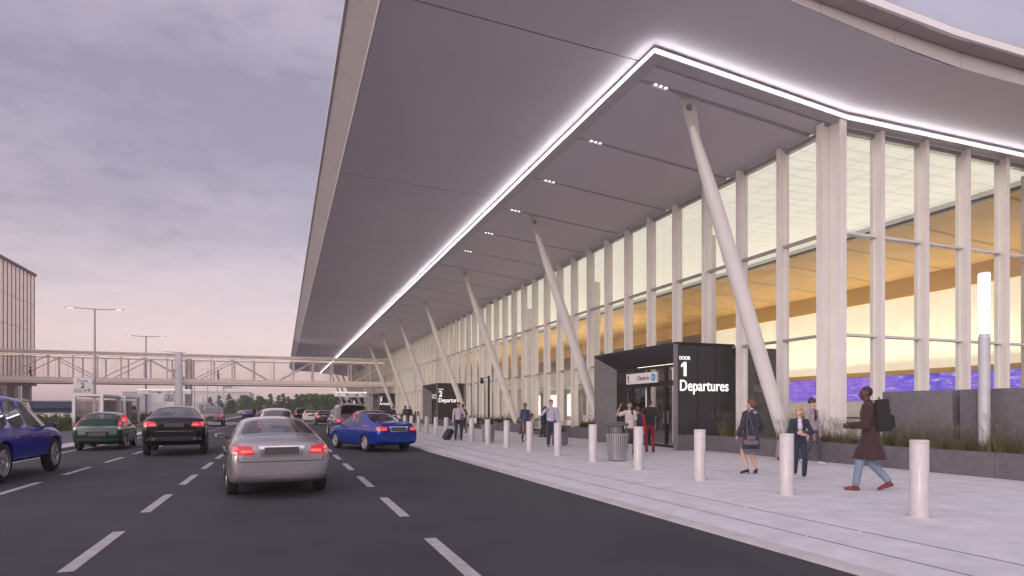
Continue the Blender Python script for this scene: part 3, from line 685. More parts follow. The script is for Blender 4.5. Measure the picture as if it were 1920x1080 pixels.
def zone(x,y,z,n,label):
    e=empty('zone_sign',(x,y,z),0,label,'sign','zone signs on the lamp poles')
    m=MB(); m.box(-.84,.84,-.03,.03,-.78,.78); m.build('sign_panel',Msign,e,bev=.02)
    text('Zone',.46,Mink,'sign_text',e,(-.05,-.036,.34),FR,.003,'CENTER'); text(n,.72,Mink,'sign_number',e,(-.02,-.036,-.25),FR,.003,'CENTER',bold=.018)
    text('Terminal',.2,Mink,'sign_text',e,(-.78,-.036,-.5),FR,.003); text('All Gates',.2,Mink,'sign_text',e,(-.78,-.036,-.7),FR,.003)
    m=MB(); m.lathe([(.1,-.038),(.1,-.031)],14,'y',(.22,0,-.53)); m.build('sign_disc',Mblue,e); m=MB(); m.prism([(.5,-.62),(.5,-.45),(.42,-.45),(.54,-.32),(.66,-.45),(.58,-.45),(.58,-.62)],-.036,-.031,'y'); m.build('arrow',Mink,e)
    m=MB(); m.box(.84,1.02,-.03,.03,.4,.46); m.box(.84,1.02,-.03,.03,-.46,-.4); m.build('bracket',Mpole,e)
zone(-19.4,75.8,3.95,'2','square white sign reading Zone 2 on the nearest lamp pole'); zone(-19.4,127.8,3.7,'3','white sign reading Zone 3 on the third lamp pole')
zone(-19.4,179.8,3.9,'4','small far white sign reading Zone 4'); zone(-19.4,231.8,4.2,'5','tiny farthest white zone sign')
def shelter(x,y,label,L=5.4):
    e=empty('bus_shelter',(x,y,0),0,label,'bus shelter','white framed shelters in the median'); H=2.62
    m=MB(); m.box(-2.0,.12,-.1,L+.1,H-.16,H); m.build('roof',Mwhite,e)
    for a,b in ((0,0),(0,L),(-1.8,0),(-1.8,L)): m=MB(); m.box(a-.1,a+.1,b-.1,b+.1,0,H-.16); m.build('post',Mwhite,e)
    m=MB(); m.box(-1.82,-1.79,.1,L-.1,.3,H-.3); m.build('back_glass',Mvg,e)
    for b in (.03,L-.03): m=MB(); m.box(-1.7,-.1,b-.01,b+.01,.3,H-.3); m.build('side_glass',Mvg,e)
    m=MB(); m.box(-1.6,-1.15,.5,L*.55,.42,.48)
    for b in (.7,L*.5): m.box(-1.5,-1.25,b,b+.06,0,.42)
    m.build('bench',Mdark,e); m=MB(); m.box(-.9,-.5,L*.68,L-.3,.1,2.2); m.build('advert_case',mat('advert_case',(.13,.12,.13),rough=.3),e)
shelter(-12.9,55.2,'white framed bus shelter behind the green hatchback'); shelter(-12.7,61.5,'white framed bus shelter just right of the first, behind the green hatchback')
shelter(-12.7,128,'distant white shelter under the zone 4 sign'); shelter(-12.7,140,'farthest white shelter in the median')
# ============================================================ FAR BUILDINGS AND TREES
e=empty('garage_building',(-34,95,0),0,'tall ribbed translucent glass building at the left edge','building')
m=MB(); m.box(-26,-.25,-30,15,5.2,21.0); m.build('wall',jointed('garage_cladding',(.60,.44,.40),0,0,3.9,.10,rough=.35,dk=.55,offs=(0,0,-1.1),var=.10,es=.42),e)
m=MB(); y=-29.9
while y<15.1: m.box(-.24,-.17,y,y+.09,5.0,21.2); y+=1.36
m.box(-.24,.08,-30,15.1,21.0,21.35); m.box(-.24,.08,-30,15.1,4.9,5.2); m.build('rib',mat('garage_rib',(.10,.085,.095),rough=.5),e)
m=MB(); m.box(-26,-.3,14.95,15.05,4.9,21.3); m.build('end_wall',mat('garage_end',(.22,.19,.20),rough=.5),e)
for k in range(9):
    m=MB(); m.box(-1.2,-.3,-29+k*5.3,-28.1+k*5.3,-.2,4.9); m.build('pillar',mat('garage_pillar',(.40,.30,.29),rough=.6),e)
    m=MB(); m.box(-1.25,-.25,-29.05+k*5.3,-28.05+k*5.3,-.2,2.6); m.build('pillar_cladding',mat('pillar_dark',(.05,.05,.07),rough=.5),e)
    m=MB(); m.box(-2.6,-2.2,-27.4+k*5.3,-26.1+k*5.3,-.2,4.9); m.build('back_panel',Mwhite,e)
m=MB(); m.box(-25,-6,-28,14,-.2,4.9); m.build('core_wall',mat('core_wall',(.33,.27,.28),rough=.8),e)
def farb(x0,x1,y,d,h,col,label,name='building',band=None):
    e=empty(name,((x0+x1)/2,y,-.14),0,label,'building'); w=(x1-x0)/2
    m=MB(); m.box(-w,w,0,d,0,h); m.build('wall',jointed(band or ('cladding%d'%int(abs(x0)*10)),col,6,0,0,.12,dk=.85,var=.06),e)
    m=MB(); m.box(-w-.15,w+.15,-.15,d,h,h+.25); m.build('roof',mat('parapet_pale',(.5,.46,.48),rough=.7),e)
    return e
e=farb(-62,-30.5,142,12,3.15,(.03,.055,.13),'long low dark blue building left of the shelters','low_building','navy_cladding')
m=MB(); m.box(-15.9,15.9,-.35,-.02,.0,.95); m.build('white_base',Mwhite,e); m=MB(); m.box(-14,14,-.02,.03,1.3,1.9); m.build('window',mat('dark_window',(.02,.025,.04),rough=.15),e)
farb(-54,-46.9,258,20,7.9,(.42,.38,.43),'grey block standing left of the pale hall','building','grey_cladding')
e=farb(-46.6,-12,260,40,8.2,(.66,.62,.63),'wide pale hall behind the median trees','hangar','pale_cladding')
for k in range(5): m=MB(); m.box(-15+k*6.5,-11+k*6.5,-.06,.02,.3,4.4); m.build('bay_door',mat('bay_door',(.5,.48,.5),rough=.6),e)
e=empty('gantry_sign',(-17.5,250,0),0,'far white sign panel on a tall post above the trees','sign'); m=MB(); m.tube((-3,0,0),(-3,0,11.8),.2,n=8); m.build('post',Mpole,e); m=MB(); m.box(-3,.2,-.1,.1,9.2,11.6); m.build('panel_grey',mat('panel_grey',(.35,.36,.42),rough=.5),e); m=MB(); m.box(.22,3.2,-.1,.1,9.2,11.6); m.build('panel_white',Msign,e)
m=MB(); r3=random.Random(4); x=-190
prof=[(x+8*i,2.2+1.4*r3.random()) for i in range(48)]
for (xa_,h0),(xb_,h1) in zip(prof,prof[1:]): m.prism([(xa_,-.2),(xb_,-.2),(xb_,h1),(xa_,h0)],420,430,'y')
o=m.build('far_hedge',mat('far_green',(.13,.15,.11),rough=.95,var=.2,vs=.2)); o['kind']='structure'; o.name='hills'
Mtl=mat('tree_leaf',(.10,.18,.07),rough=.7,var=.4,vs=1.2,col2=(.18,.25,.11)); Mcl=mat('conifer_needle',(.075,.13,.08),rough=.75,var=.35,vs=1.5,col2=(.12,.19,.11)); Mbark=mat('bark',(.09,.07,.06),rough=.95,var=.3,vs=8)
def tree(seed,kind):
    rd=random.Random(seed); m=MB(); w=MB(); H=7.2
    if kind=='b':
        w.tube((0,0,0),(.05,0,H*.75),.17,.05,n=8)
        for k in range(17):
            a=rd.uniform(0,6.28); z=H*rd.uniform(.22,.85); r=rd.uniform(.5,1.75)*(1.15-z/H*.6); c=(r*math.cos(a),r*math.sin(a),z); w.tube((0,0,z*.7),c,.05,.02,n=5)
            q=rd.uniform(.75,1.2); leafcloud(m,c,(q,q,q*.85),420,.17,rd,.5)
        leafcloud(m,(0,0,H*.86),(1.0,1.0,.95),420,.17,rd,.5)
    else:
        w.tube((0,0,0),(0,0,H*.97),.15,.02,n=8); z=.7
        while z<H:
            R=1.75*(1-z/H)**.8+.12; nb=max(5,int(R*8))
            for k in range(nb):
                a=rd.uniform(0,6.28); rr=R*rd.uniform(.75,1.1); tip=(rr*math.cos(a),rr*math.sin(a),z-rr*.12+rd.uniform(-.1,.1)); w.tube((0,0,z),tip,.025,.008,n=4)
                for j in range(3): 
                    t_=.35+.3*j; leafcloud(m,(tip[0]*t_,tip[1]*t_,z+(tip[2]-z)*t_),(.36,.36,.16),24,.15,rd,.3)
            z+=.42
    o=empty('broadleaf_tree' if kind=='b' else 'conifer_tree',(0,0,0)); m.build('crown',Mtl if kind=='b' else Mcl,o); w.build('trunk',Mbark,o); return o
TR={'b':[tree(1,'b'),tree(2,'b')],'c':[tree(3,'c'),tree(4,'c')]}; used={'b':0,'c':0}
tl=[(394,'c',200,.85),(411,'c',205,.95),(430,'c',200,1.0),(437,'b',215,.8),(456,'b',200,1.0),(470,'b',215,.9),(486,'b',202,.95),(507,'c',198,1.0),(522,'c',205,.97),(531,'c',200,1.02),(541,'c',206,.9),(556,'c',200,1.0),(567,'b',204,1.05),(580,'b',198,1.05),(592,'b',206,1.08),(605,'b',200,1.02),(617,'b',205,1.06),(628,'b',200,1.05),(640,'b',208,1.0),(500,'b',225,.8),(548,'b',228,.85)]
for i,(px,k_,d,s) in enumerate(tl):
    l=(px-960)/1167*d; X=l*math.cos(YAW)+d*math.sin(YAW); Y=d*math.cos(YAW)-l*math.sin(YAW)
    o=TR[k_][used[k_]] if used[k_]<2 else copy_tree(TR[k_][used[k_]%2]); used[k_]+=1
    s*=.92; o.location=(X,Y,-.14); o.rotation_euler=(0,0,rnd.uniform(0,6)); o.scale=(s*1.3,s*1.3,s)
    kind='broadleaf tree' if k_=='b' else 'dark pointed conifer'
    w=('at the left end of the far row' if px<445 else 'in the left half of the far row' if px<515 else 'in the middle of the far row' if px<560 else 'at the right end of the far row by the terminal')
    tag(o,'%s %s'%(kind,w),'tree','%ss %s'%(kind,w))
# ============================================================ CARS
Mseam=mat('panel_gap',(.012,.012,.014),rough=.7); Mtrim=mat('black_trim',(.018,.018,.02),rough=.45,var=.2); Mtyre=mat('tyre',(.022,.021,.022),rough=.85,var=.2,bump=.4)
Mrim=mat('alloy',(.66,.65,.66),rough=.3,metal=.6); Mcg=glassmat('car_glass',(.55,.57,.57),1.6,.015,.09); Mcgd=glassmat('dark_car_glass',(.10,.10,.11),1.6,.015,.05)
Mtail=mat('tail_lamp',(.35,.012,.02),rough=.15,coat=.6,emit=(1,.05,.07),es=.30,var=.1); Mtailhot=emis('brake_bulb',(1,.09,.09),1.6); Mclear=mat('clear_lens',(.7,.62,.64),rough=.15,coat=.5)
Mplate=mat('plate_grey',(.075,.07,.075),rough=.5,var=.1,vs=20); Mseat=mat('seat_cloth',(.05,.045,.045),rough=.9); Mchrome=mat('chrome',(.7,.7,.72),rough=.12,metal=1)
def paint(name,c,metal=.35,rough=.28,coat=.9,spec=.5): return mat(name,c,rough=rough,metal=metal,var=.03,vs=.8,coat=coat,spec=spec)
PR={ # y(rear axle = 0), half width, floor, belt, kind, roof half width or deck z, roof z
'sedan':dict(wb=2.66,R=.325,sp=[(-1.02,.74,.36,.84,'d',.92),(-.95,.84,.27,.90,'d',1.055),(-.62,.885,.22,.93,'d',1.10),(-.32,.90,.21,.94,'d',1.11),
   (.42,.905,.2,.94,'c',.58,1.40),(1.15,.91,.2,.93,'c',.60,1.445),(1.72,.905,.2,.92,'c',.58,1.41),(2.5,.90,.2,.90,'d',.99),(3.05,.885,.2,.85,'d',.90),(3.42,.84,.22,.74,'d',.78),(3.56,.70,.3,.6,'d',.64)],
   rg=(3,),ws=(6,),sw=[(4,),(5,6)],quarter=3),
'hatch':dict(wb=2.48,R=.30,sp=[(-.72,.76,.34,.88,'d',.93),(-.66,.82,.26,.92,'d',.97),(-.52,.84,.22,.93,'c',.62,1.18),(-.16,.845,.2,.93,'c',.60,1.43),(.9,.85,.2,.92,'c',.60,1.49),(1.6,.85,.2,.90,'c',.57,1.42),(2.4,.84,.2,.88,'d',.97),(2.9,.82,.2,.82,'d',.88),(3.12,.78,.22,.7,'d',.74),(3.22,.64,.3,.6,'d',.62)],
   rg=(2,),ws=(5,),sw=[(3,),(4,5)]),
'coupe_suv':dict(wb=2.9,R=.385,sp=[(-1.0,.80,.50,1.04,'d',1.12),(-.94,.90,.40,1.10,'d',1.24),(-.72,.96,.34,1.13,'d',1.29),(-.52,.975,.33,1.14,'d',1.30),(.35,.98,.32,1.13,'c',.62,1.62),(1.25,.98,.32,1.12,'c',.64,1.68),(1.9,.98,.32,1.10,'c',.62,1.62),(2.75,.97,.32,1.08,'d',1.17),(3.35,.95,.32,1.02,'d',1.08),(3.68,.88,.34,.9,'d',.95),(3.82,.72,.42,.74,'d',.78)],
   rg=(3,),ws=(6,),sw=[(4,),(5,6)]),
'suv':dict(wb=2.85,R=.40,sp=[(-.98,.78,.48,.98,'d',1.05),(-.92,.90,.38,1.04,'d',1.10),(-.80,.94,.35,1.06,'c',.72,1.22),(-.55,.95,.34,1.06,'c',.68,1.74),(.35,.955,.34,1.06,'c',.68,1.80),(1.2,.955,.34,1.05,'c',.68,1.81),(1.85,.95,.34,1.04,'c',.64,1.74),(2.62,.94,.34,1.02,'d',1.16),(3.3,.92,.34,.99,'d',1.08),(3.62,.86,.36,.86,'d',.93),(3.74,.72,.42,.74,'d',.76)],
   rg=(2,),ws=(6,),sw=[(3,),(4,),(5,6)]),
'pickup':dict(wb=3.2,R=.40,sp=[(-1.1,.86,.50,1.0,'d',1.08),(-1.02,.93,.42,1.04,'d',1.12),(-.2,.94,.40,1.05,'d',1.12),(.72,.94,.38,1.06,'d',1.13),(.84,.94,.38,1.06,'c',.68,1.72),(1.5,.94,.38,1.05,'c',.68,1.80),(2.2,.94,.38,1.05,'c',.64,1.74),(2.95,.94,.38,1.04,'d',1.16),(3.7,.92,.38,1.0,'d',1.08),(3.98,.86,.40,.88,'d',.93),(4.08,.76,.46,.76,'d',.78)],
   rg=(3,),ws=(6,),sw=[(4,),(5,6)])}
MESHC={}
def wheelset(e,kind,P,w,dark=False,lod=0):
    R=P['R']; key=('wheel',R,lod)
    n=32 if not lod else 16
    for yy in (0,P['wb']):
        for s in (1,-1):
            m=MB(); W_=.215; prof=[(R*.60,-.09),(R*.90,-.105),(R*.985,-.085),(R,-.05),(R,.05),(R*.985,.085),(R*.90,.105),(R*.60,.09),(R*.60,-.09)]
            m.lathe(prof,n,'x',cap=False); k=key+('t',)
            if k not in MESHC:
                o=m.build('wheel',Mtyre,e,smooth=True,ang=50); MESHC[k]=o.data
            else: o=obj('wheel',MESHC[k],e)
            k=key+('r',)
            if k not in MESHC:
                m=MB(); m.lathe([(R*.61,-.07),(R*.68,.092),(R*.64,.10),(R*.57,.06),(R*.55,-.05)],n,'x',cap=False)
                m.lathe([(R*.16,.0),(R*.15,.085),(R*.05,.095)],14,'x')
                for q in range(5):
                    a=2*PI*q/5; d=Vector((0,math.cos(a),math.sin(a))); t=Vector((0,-d.z,d.y))
                    for off in (-.16,.16):
                        d2=(d+t*off).normalized(); p0=d*R*.10; p1=d2*R*.62; ws=R*.095
                        m.add([p0+t*ws+Vector((.05,0,0)),p0-t*ws+Vector((.05,0,0)),p1-t*ws*.9+Vector((.055,0,0)),p1+t*ws*.9+Vector((.055,0,0)),p0+t*ws+Vector((.08,0,0)),p0-t*ws+Vector((.08,0,0)),p1-t*ws*.9+Vector((.082,0,0)),p1+t*ws*.9+Vector((.082,0,0))],
                           [(0,1,2,3),(7,6,5,4),(0,4,5,1),(1,5,6,2),(2,6,7,3),(3,7,4,0)])
                r=m.build('rim',Mrim,o,smooth=True,ang=35); MESHC[k]=r.data
            else: r=obj('rim',MESHC[k],o)
            k=key+('h',)
            if k not in MESHC:
                m=MB(); m.lathe([(R*.55,-.045),(R*.55,-.025)],n,'x'); h=m.build('brake_disc',Mtrim,o); MESHC[k]=h.data
            else: h=obj('brake_disc',MESHC[k],o)
            o.location=(s*(w-.125),yy,R); o.rotation_euler=(random.uniform(0,1),0,0 if s>0 else PI)
def car(kind,pm,loc,rz,label,cat='car',group=None,tails='mid',lod=0,name=None,darkglass=False,plate=True,roofrail=False,braking=True,scale=1):
    P=PR[kind]; sp=P['sp']; wm=max(s[1] for s in sp); R=P['R']
    e=empty(name or ('pickup_truck' if kind=='pickup' else 'parked_car'),(loc[0],loc[1],ROAD+.006),rz,label,cat,group)
    bm=bmesh.new(); V=[]
    for (y,w,zb,belt,k,*q) in sp:
        if k=='d':
            z=q[0]; pts=[(0,zb),(w-.14,zb),(w-.03,zb+.07),(w,(zb+belt)/2+.06),(w-.02,belt-.07),(w-.06,belt),(w-.17,z-.025),(w*.5,z+.01),(0,z+.02)]
        else:
            xr,z=q; pts=[(0,zb),(w-.14,zb),(w-.03,zb+.07),(w,(zb+belt)/2+.06),(w-.02,belt-.07),(w-.055,belt),(xr,z-.075),(xr*.74,z-.01),(0,z+.02)]
        r=[bm.verts.new((x,y,zz)) for x,zz in pts]; l=[r[0]]+[bm.verts.new((-x,y,zz)) for x,zz in pts[1:-1]]+[r[-1]]
        V.append((r,l))
    F={}
    for k in range(len(V)-1):
        for i in range(8):
            F[k,i,0]=bm.faces.new((V[k][0][i],V[k+1][0][i],V[k+1][0][i+1],V[k][0][i+1]))
            F[k,i,1]=bm.faces.new((V[k][1][i+1],V[k+1][1][i+1],V[k+1][1][i],V[k][1][i]))
            if i<2: F[k,i,0].material_index=F[k,i,1].material_index=1
    for k in (0,len(V)-1):
        r,l=V[k]
        for i in range(8):
            q=[r[i],r[i+1],l[i+1],l[i]]; q=[v for j,v in enumerate(q) if v not in q[:j]]
            f=bm.faces.new(q)
            if i<2: f.material_index=1
    bm.normal_update()
    cr=bm.edges.layers.float.get('crease_edge') or bm.edges.layers.float.new('crease_edge')
    regs=[[F[k,i,s] for k in P['ws'] for i in (6,7) for s in (0,1)],[F[k,i,s] for k in P['rg'] for i in (6,7) for s in (0,1)]]
    for s in (0,1): regs+=[[F[k,5,s] for k in g] for g in P['sw']]
    for (k) in range(len(V)-1):
        for s in (0,1):
            for i,c in ((5,.35),(2,.3),(6,.25)):
                ed=bm.edges.get((V[k][s][i],V[k+1][s][i]))
                if ed: ed[cr]=c
    for s in (0,1):                          # keep the deck edge and bumper crisp
        for k in (0,):
            for i in range(1,8):
                ed=bm.edges.get((V[k][s][i],V[k][s][i+1]))
                if ed: ed[cr]=.35
    for j,rg in enumerate(regs):
        bmesh.ops.inset_region(bm,faces=rg,thickness=.05 if j<2 else .038,depth=-.006,use_even_offset=True)
        for f in rg:
            f.material_index=2+j
            for ed in f.edges:
                if not all(g in rg for g in ed.link_faces): ed[cr]=.9
    cv=bm.verts.layers.float.get('crease_vert') or bm.verts.layers.float.new('crease_vert')
    for rg in regs:
        rs=set(rg); be={}
        for f in rg:
            for ed in f.edges:
                if not all(g in rs for g in ed.link_faces):
                    for v in ed.verts: be.setdefault(v,[]).append(ed)
        for v,es_ in be.items():
            if len(es_)==2:
                a_=(es_[0].other_vert(v).co-v.co).normalized(); b_=(es_[1].other_vert(v).co-v.co).normalized()
                if a_.dot(b_)>-.75: v[cv]=.72
    bmesh.ops.recalc_face_normals(bm,faces=bm.faces)
    me=bpy.data.meshes.new('body'); bm.to_mesh(me); bm.free()
    nm=2+len(regs)
    for i in range(nm): me.materials.append(pm if i==0 else Mtrim)
    me=evalmesh(me,[('SUBSURF',dict(levels=1 if lod else 2,render_levels=2,subdivision_type='CATMULL_CLARK'))])
    # wheel arches
    c=MB()
    for yy in (0,P['wb']):
        for s in (-1,1): c.lathe([(R*1.13,s*(wm-.34)),(R*1.13,s*(wm+.25))],24 if not lod else 14,'x',(0,yy,R+.005),mi=0)
    co=c.build('cut',[Mtrim]*1); 
    o=bpy.data.objects.new('tmp',me); COL.objects.link(o); md=o.modifiers.new('b','BOOLEAN'); md.object=co; md.operation='DIFFERENCE'; md.solver='EXACT'
    try: md.material_mode='TRANSFER'
    except Exception: pass
    bpy.context.view_layer.update(); dg=bpy.context.evaluated_depsgraph_get(); me2=bpy.data.meshes.new_from_object(o.evaluated_get(dg)); bpy.data.objects.remove(o); bpy.data.objects.remove(co)
    bv=bmesh.new(); bv.from_mesh(me2); bvh=BVHTree.FromBMesh(bv); bv.free()
    nslots=len(me2.materials)
    def split(idxs,name,mt,off=0):
        b=bmesh.new(); b.from_mesh(me2); bmesh.ops.delete(b,geom=[f for f in b.faces if f.material_index not in idxs],context='FACES')
        for f in b.faces: f.smooth=True; f.material_index=(1 if (f.material_index!=0 and len(mt)>1) else 0)
        m=bpy.data.meshes.new(name); b.to_mesh(m); b.free(); 
        try: m.set_sharp_from_angle(angle=R_(50))
        except Exception: pass
        return obj(name,m,e,mt)
    body=split([0,1]+list(range(nm,nslots)),'body',[pm,Mtrim])
    G=Mcgd if darkglass else Mcg
    split([2],'windscreen',[G]); split([3],'rear_window',[G])
    for j in range(4,nm): split([j],'side_window',[G])
    DIR={'rear':(Vector((0,1,0)),lambda u,v:Vector((u,-6,v))),'front':(Vector((0,-1,0)),lambda u,v:Vector((u,9,v))),'right':(Vector((-1,0,0)),lambda u,v:Vector((4,u,v))),'left':(Vector((1,0,0)),lambda u,v:Vector((-4,u,v))),'top':(Vector((0,0,-1)),lambda u,v:Vector((u,v,5)))}
    def patch(qd,face,mt,name,parent=None,off=.006,depth=.03,n=8,n2=None):
        n2=n2 or n; d,of=DIR[face]; hits={}
        for i in range(n+1):
            for j in range(n2+1):
                s,t=i/n,j/n2; u=(qd[0][0]*(1-s)+qd[1][0]*s)*(1-t)+(qd[3][0]*(1-s)+qd[2][0]*s)*t; v=(qd[0][1]*(1-s)+qd[1][1]*s)*(1-t)+(qd[3][1]*(1-s)+qd[2][1]*s)*t
                h=bvh.ray_cast(of(u,v),d)
                hits[i,j]=(h[0] if h[0] is not None else None,of(u,v))
        good=[h[0].dot(d) for h in hits.values() if h[0] is not None]
        if not good: return None
        far=max(good); A=[];B=[]
        for i in range(n+1):
            for j in range(n2+1):
                h,og=hits[i,j]
                if h is None: h=og+d*(far-og.dot(d))
                A.append(h-d*off); B.append(h+d*depth)
        m=MB(); N_=len(A); fs=[]; st=n2+1
        for i in range(n):
            for j in range(n2):
                a=i*st+j; fs.append((a,a+1,a+st+1,a+st)); fs.append((N_+a+st,N_+a+st+1,N_+a+1,N_+a))
        for i in range(n): fs.append((i*st,(i+1)*st,N_+(i+1)*st,N_+i*st)); fs.append((i*st+n2,N_+i*st+n2,N_+(i+1)*st+n2,(i+1)*st+n2))
        for j in range(n2): fs.append((j,N_+j,N_+j+1,j+1)); fs.append((n*st+j,n*st+j+1,N_+n*st+j+1,N_+n*st+j))
        m.add(A+B,fs); return m.build(name,mt,parent or e,smooth=True,ang=50)
    belt=sp[3][3]; y0=sp[0][0]
    for s in (1,-1):
        if kind in('sedan','coupe_suv'):
            dz=.0 if kind=='sedan' else .19; k=wm/.90
            a=patch([(s*.45*k,.785+dz),(s*.83*k,.775+dz),(s*.84*k,.975+dz),(s*.50*k,.935+dz)],'rear',Mtail,'tail_light',n=10)
            if a: 
                if braking: patch([(s*.48*k,.825+dz),(s*.66*k,.822+dz),(s*.665*k,.865+dz),(s*.485*k,.865+dz)],'rear',Mtailhot,'bulb',a,off=.009,depth=.0,n=4); patch([(s*.71*k,.875+dz),(s*.79*k,.875+dz),(s*.80*k,.91+dz),(s*.72*k,.915+dz)],'rear',Mtailhot,'bulb',a,off=.010,depth=0,n=4)
                patch([(s*.72*k,.808+dz),(s*.80*k,.808+dz),(s*.81*k,.845+dz),(s*.73*k,.845+dz)],'rear',Mclear,'reversing_lens',a,off=.009,depth=0,n=4)
        elif kind=='hatch':
            a=patch([(s*.66,.93),(s*.80,.90),(s*.70,1.36),(s*.62,1.36)],'rear',Mtail,'tail_light',n=8,n2=14)
            if a: patch([(s*.69,1.0),(s*.74,1.0),(s*.70,1.26),(s*.665,1.26)],'rear',Mtailhot,'bulb',a,off=.009,depth=0,n=4)
            patch([(s*.68,.80),(s*.80,.80),(s*.80,.895),(s*.67,.915)],'rear',Mclear,'reversing_lens')
        else:
            z=.78 if kind=='suv' else .82
            a=patch([(s*.60,z),(s*.86,z),(s*.86,z+.26),(s*.66,z+.24)],'rear',Mtail,'tail_light')
            if a and braking: patch([(s*.68,z+.05),(s*.80,z+.05),(s*.80,z+.15),(s*.70,z+.15)],'rear',Mtailhot,'bulb',a,off=.009,depth=0,n=4)
        L=sp[-1][0]; z=sp[-2][3]-.10
        patch([(s*.38,z-.07),(s*wm*.80,z-.02),(s*wm*.80,z+.07),(s*.45,z+.02)],'front',Mclear,'headlight')
    hz={'sedan':.0,'hatch':-.25,'coupe_suv':.19,'suv':-.02,'pickup':-.02}[kind]
    if plate:
        zc={'sedan':.845,'hatch':.62,'coupe_suv':1.03,'suv':.86,'pickup':.66}[kind]
        fr=patch([(-.34,zc-.10),(.34,zc-.10),(.385,zc+.095),(-.385,zc+.095)],'rear',pm if kind!='sedan' else Mchrome,'plate_recess',off=.007)
        patch([(-.29,zc-.065),(.29,zc-.065),(.29,zc+.068),(-.29,zc+.068)],'rear',Mplate,'number_plate',off=.013)
    if not lod:
        side=[]
        if kind in('sedan','coupe_suv'):
            dz=0 if kind=='sedan' else .19; k=wm/.9
            for q in ([(-.70*k,.655+dz),(.70*k,.655+dz),(.70*k,.667+dz),(-.70*k,.667+dz)],):patch(q,'rear',Mseam,'panel_gap',off=.003,depth=.01,n=16,n2=1)
            for s in (1,-1): patch([(s*.70*k,.66+dz),(s*.71*k,.66+dz),(s*.715*k,.80+dz),(s*.705*k,.80+dz)],'rear',Mseam,'panel_gap',off=.003,depth=.01,n=1,n2=8); patch([(s*.49*k,.928+dz),(s*.84*k,.958+dz),(s*.84*k,.964+dz),(s*.49*k,.936+dz)],'rear',Mseam,'panel_gap',off=.002,depth=.01,n=8,n2=1)
        if kind=='hatch':
            patch([(-.62,.60),(.62,.60),(.66,.93),(-.66,.93)],'rear',mat('tailgate_reflection',(.16,.22,.20),rough=.22,metal=.5,coat=.8),'tailgate',off=.004,n=12)  # lighter grey-green is a reflection put into the tailgate colour
            patch([(-.70,.36),(.70,.36),(.72,.44),(-.72,.44)],'rear',Mtrim,'bumper_strip',off=.006,n=12)
        if kind=='coupe_suv':
            patch([(-.66,.50),(.66,.50),(.70,.64),(-.70,.64)],'rear',Mtrim,'bumper_insert',off=.005,n=14)
            for s in (1,-1): patch([(s*.55,.52),(s*.80,.53),(s*.80,.60),(s*.55,.60)],'rear',Mchrome,'exhaust_tip',off=.03,depth=.01,n=5); patch([(s*.60,.54),(s*.76,.545),(s*.76,.585),(s*.60,.58)],'rear',Mseam,'exhaust_bore',off=.032,depth=.0,n=3)
            patch([(-.55,.815),(.55,.815),(.55,.825),(-.55,.825)],'rear',Mchrome,'chrome_strip',off=.006,n=10,n2=1)
        # door gaps and handles
        doors={'sedan':(.48,1.30,2.42),'hatch':(.55,2.02),'coupe_suv':(.55,1.42,2.62),'suv':(.50,1.35,2.50),'pickup':(.85,1.65,2.75)}[kind]
        zb=sp[4][2]+.08
        for sd_ in ('right','left'):
            for yy in doors: patch([(yy,zb),(yy+.009,zb),(yy+.009,belt-.03),(yy,belt-.03)],sd_,Mseam,'door_gap',off=.002,depth=.01,n=1,n2=10)
            for yy in doors[:-1]: patch([(yy+.10,belt-.17),(yy+.30,belt-.165),(yy+.30,belt-.135),(yy+.10,belt-.14)],sd_,Mchrome if kind=='suv' else pm,'door_handle',off=.028,depth=-.005,n=5,n2=2)
            patch([(doors[0]-.1,zb-.06),(doors[-1]+.05,zb-.06),(doors[-1]+.05,zb-.0),(doors[0]-.1,zb-.0)],sd_,Mtrim,'sill',off=.008,depth=.01,n=10,n2=2)
    # mirrors, seats, cabin
    my=P['sp'][P['ws'][0]+0][0]+.42 if kind!='hatch' else 1.92
    for s in (1,-1):
        m=MB(); m.box(-.105,.105,-.06,.07,-.06,.06); mr=m.build('door_mirror',pm,e,bev=.03,seg=3); mr.location=(s*(wm+.05),my,belt+.07); mr.rotation_euler=(0,0,s*-.12)
        m=MB(); m.box(-.09,.09,-.066,-.058,-.05,.05); m.build('mirror_glass',mat('mirror_dark',(.10,.09,.10),rough=.15),mr); m=MB(); m.tube((s*-.22,.02,-.06),(s*-.07,.01,-.03),.022,n=6); m.build('stalk',Mtrim,mr)
    cy0=sp[P['rg'][0]][0]+.25; cy1=sp[P['ws'][-1]+1][0]-.1; zf=sp[4][2]+.1; iw=wm-.17
    m=MB(); m.box(-iw,iw,cy0,cy1,zf,zf+.04); m.box(-iw,iw,cy0-.02,cy0,zf,belt-.06); m.box(-iw,iw,cy1,cy1+.02,zf,belt-.06)
    for s in (-1,1): m.box(s*iw-.01,s*iw+.01,cy0,cy1,zf,belt-.08)
    m.box(-iw,iw,cy0-.1,cy0+.28,belt-.09,belt-.05) if kind!='pickup' else None
    m.box(-iw,iw,cy1-.35,cy1,belt-.12,belt-.04); m.build('cabin_lining',Mseat,e)
    rf=max(s[6] for s in sp if s[4]=='c')
    for (yy,xs) in ((cy0+.62,(-.36,.36)),(cy0+1.42,(-.36,.36))):
        for x in xs:
            m=MB(); m.box(x-.23,x+.23,yy-.09,yy+.03,zf+.1,rf-.42); m.box(x-.23,x+.23,yy,yy+.45,zf+.1,zf+.3); st=m.build('seat',Mseat,e,bev=.03); m=MB(); m.box(x-.12,x+.12,yy-.09,yy-.02,rf-.40,rf-.22); m.build('headrest',Mseat,st,bev=.03)
    if roofrail:
        for s in (1,-1): m=MB(); m.box(s*.58-.02,s*.58+.02,-.3,1.7,rf-.0,rf+.04); m.build('roof_rail',Mtrim,e,bev=.01)
    wheelset(e,kind,P,wm,lod=lod)
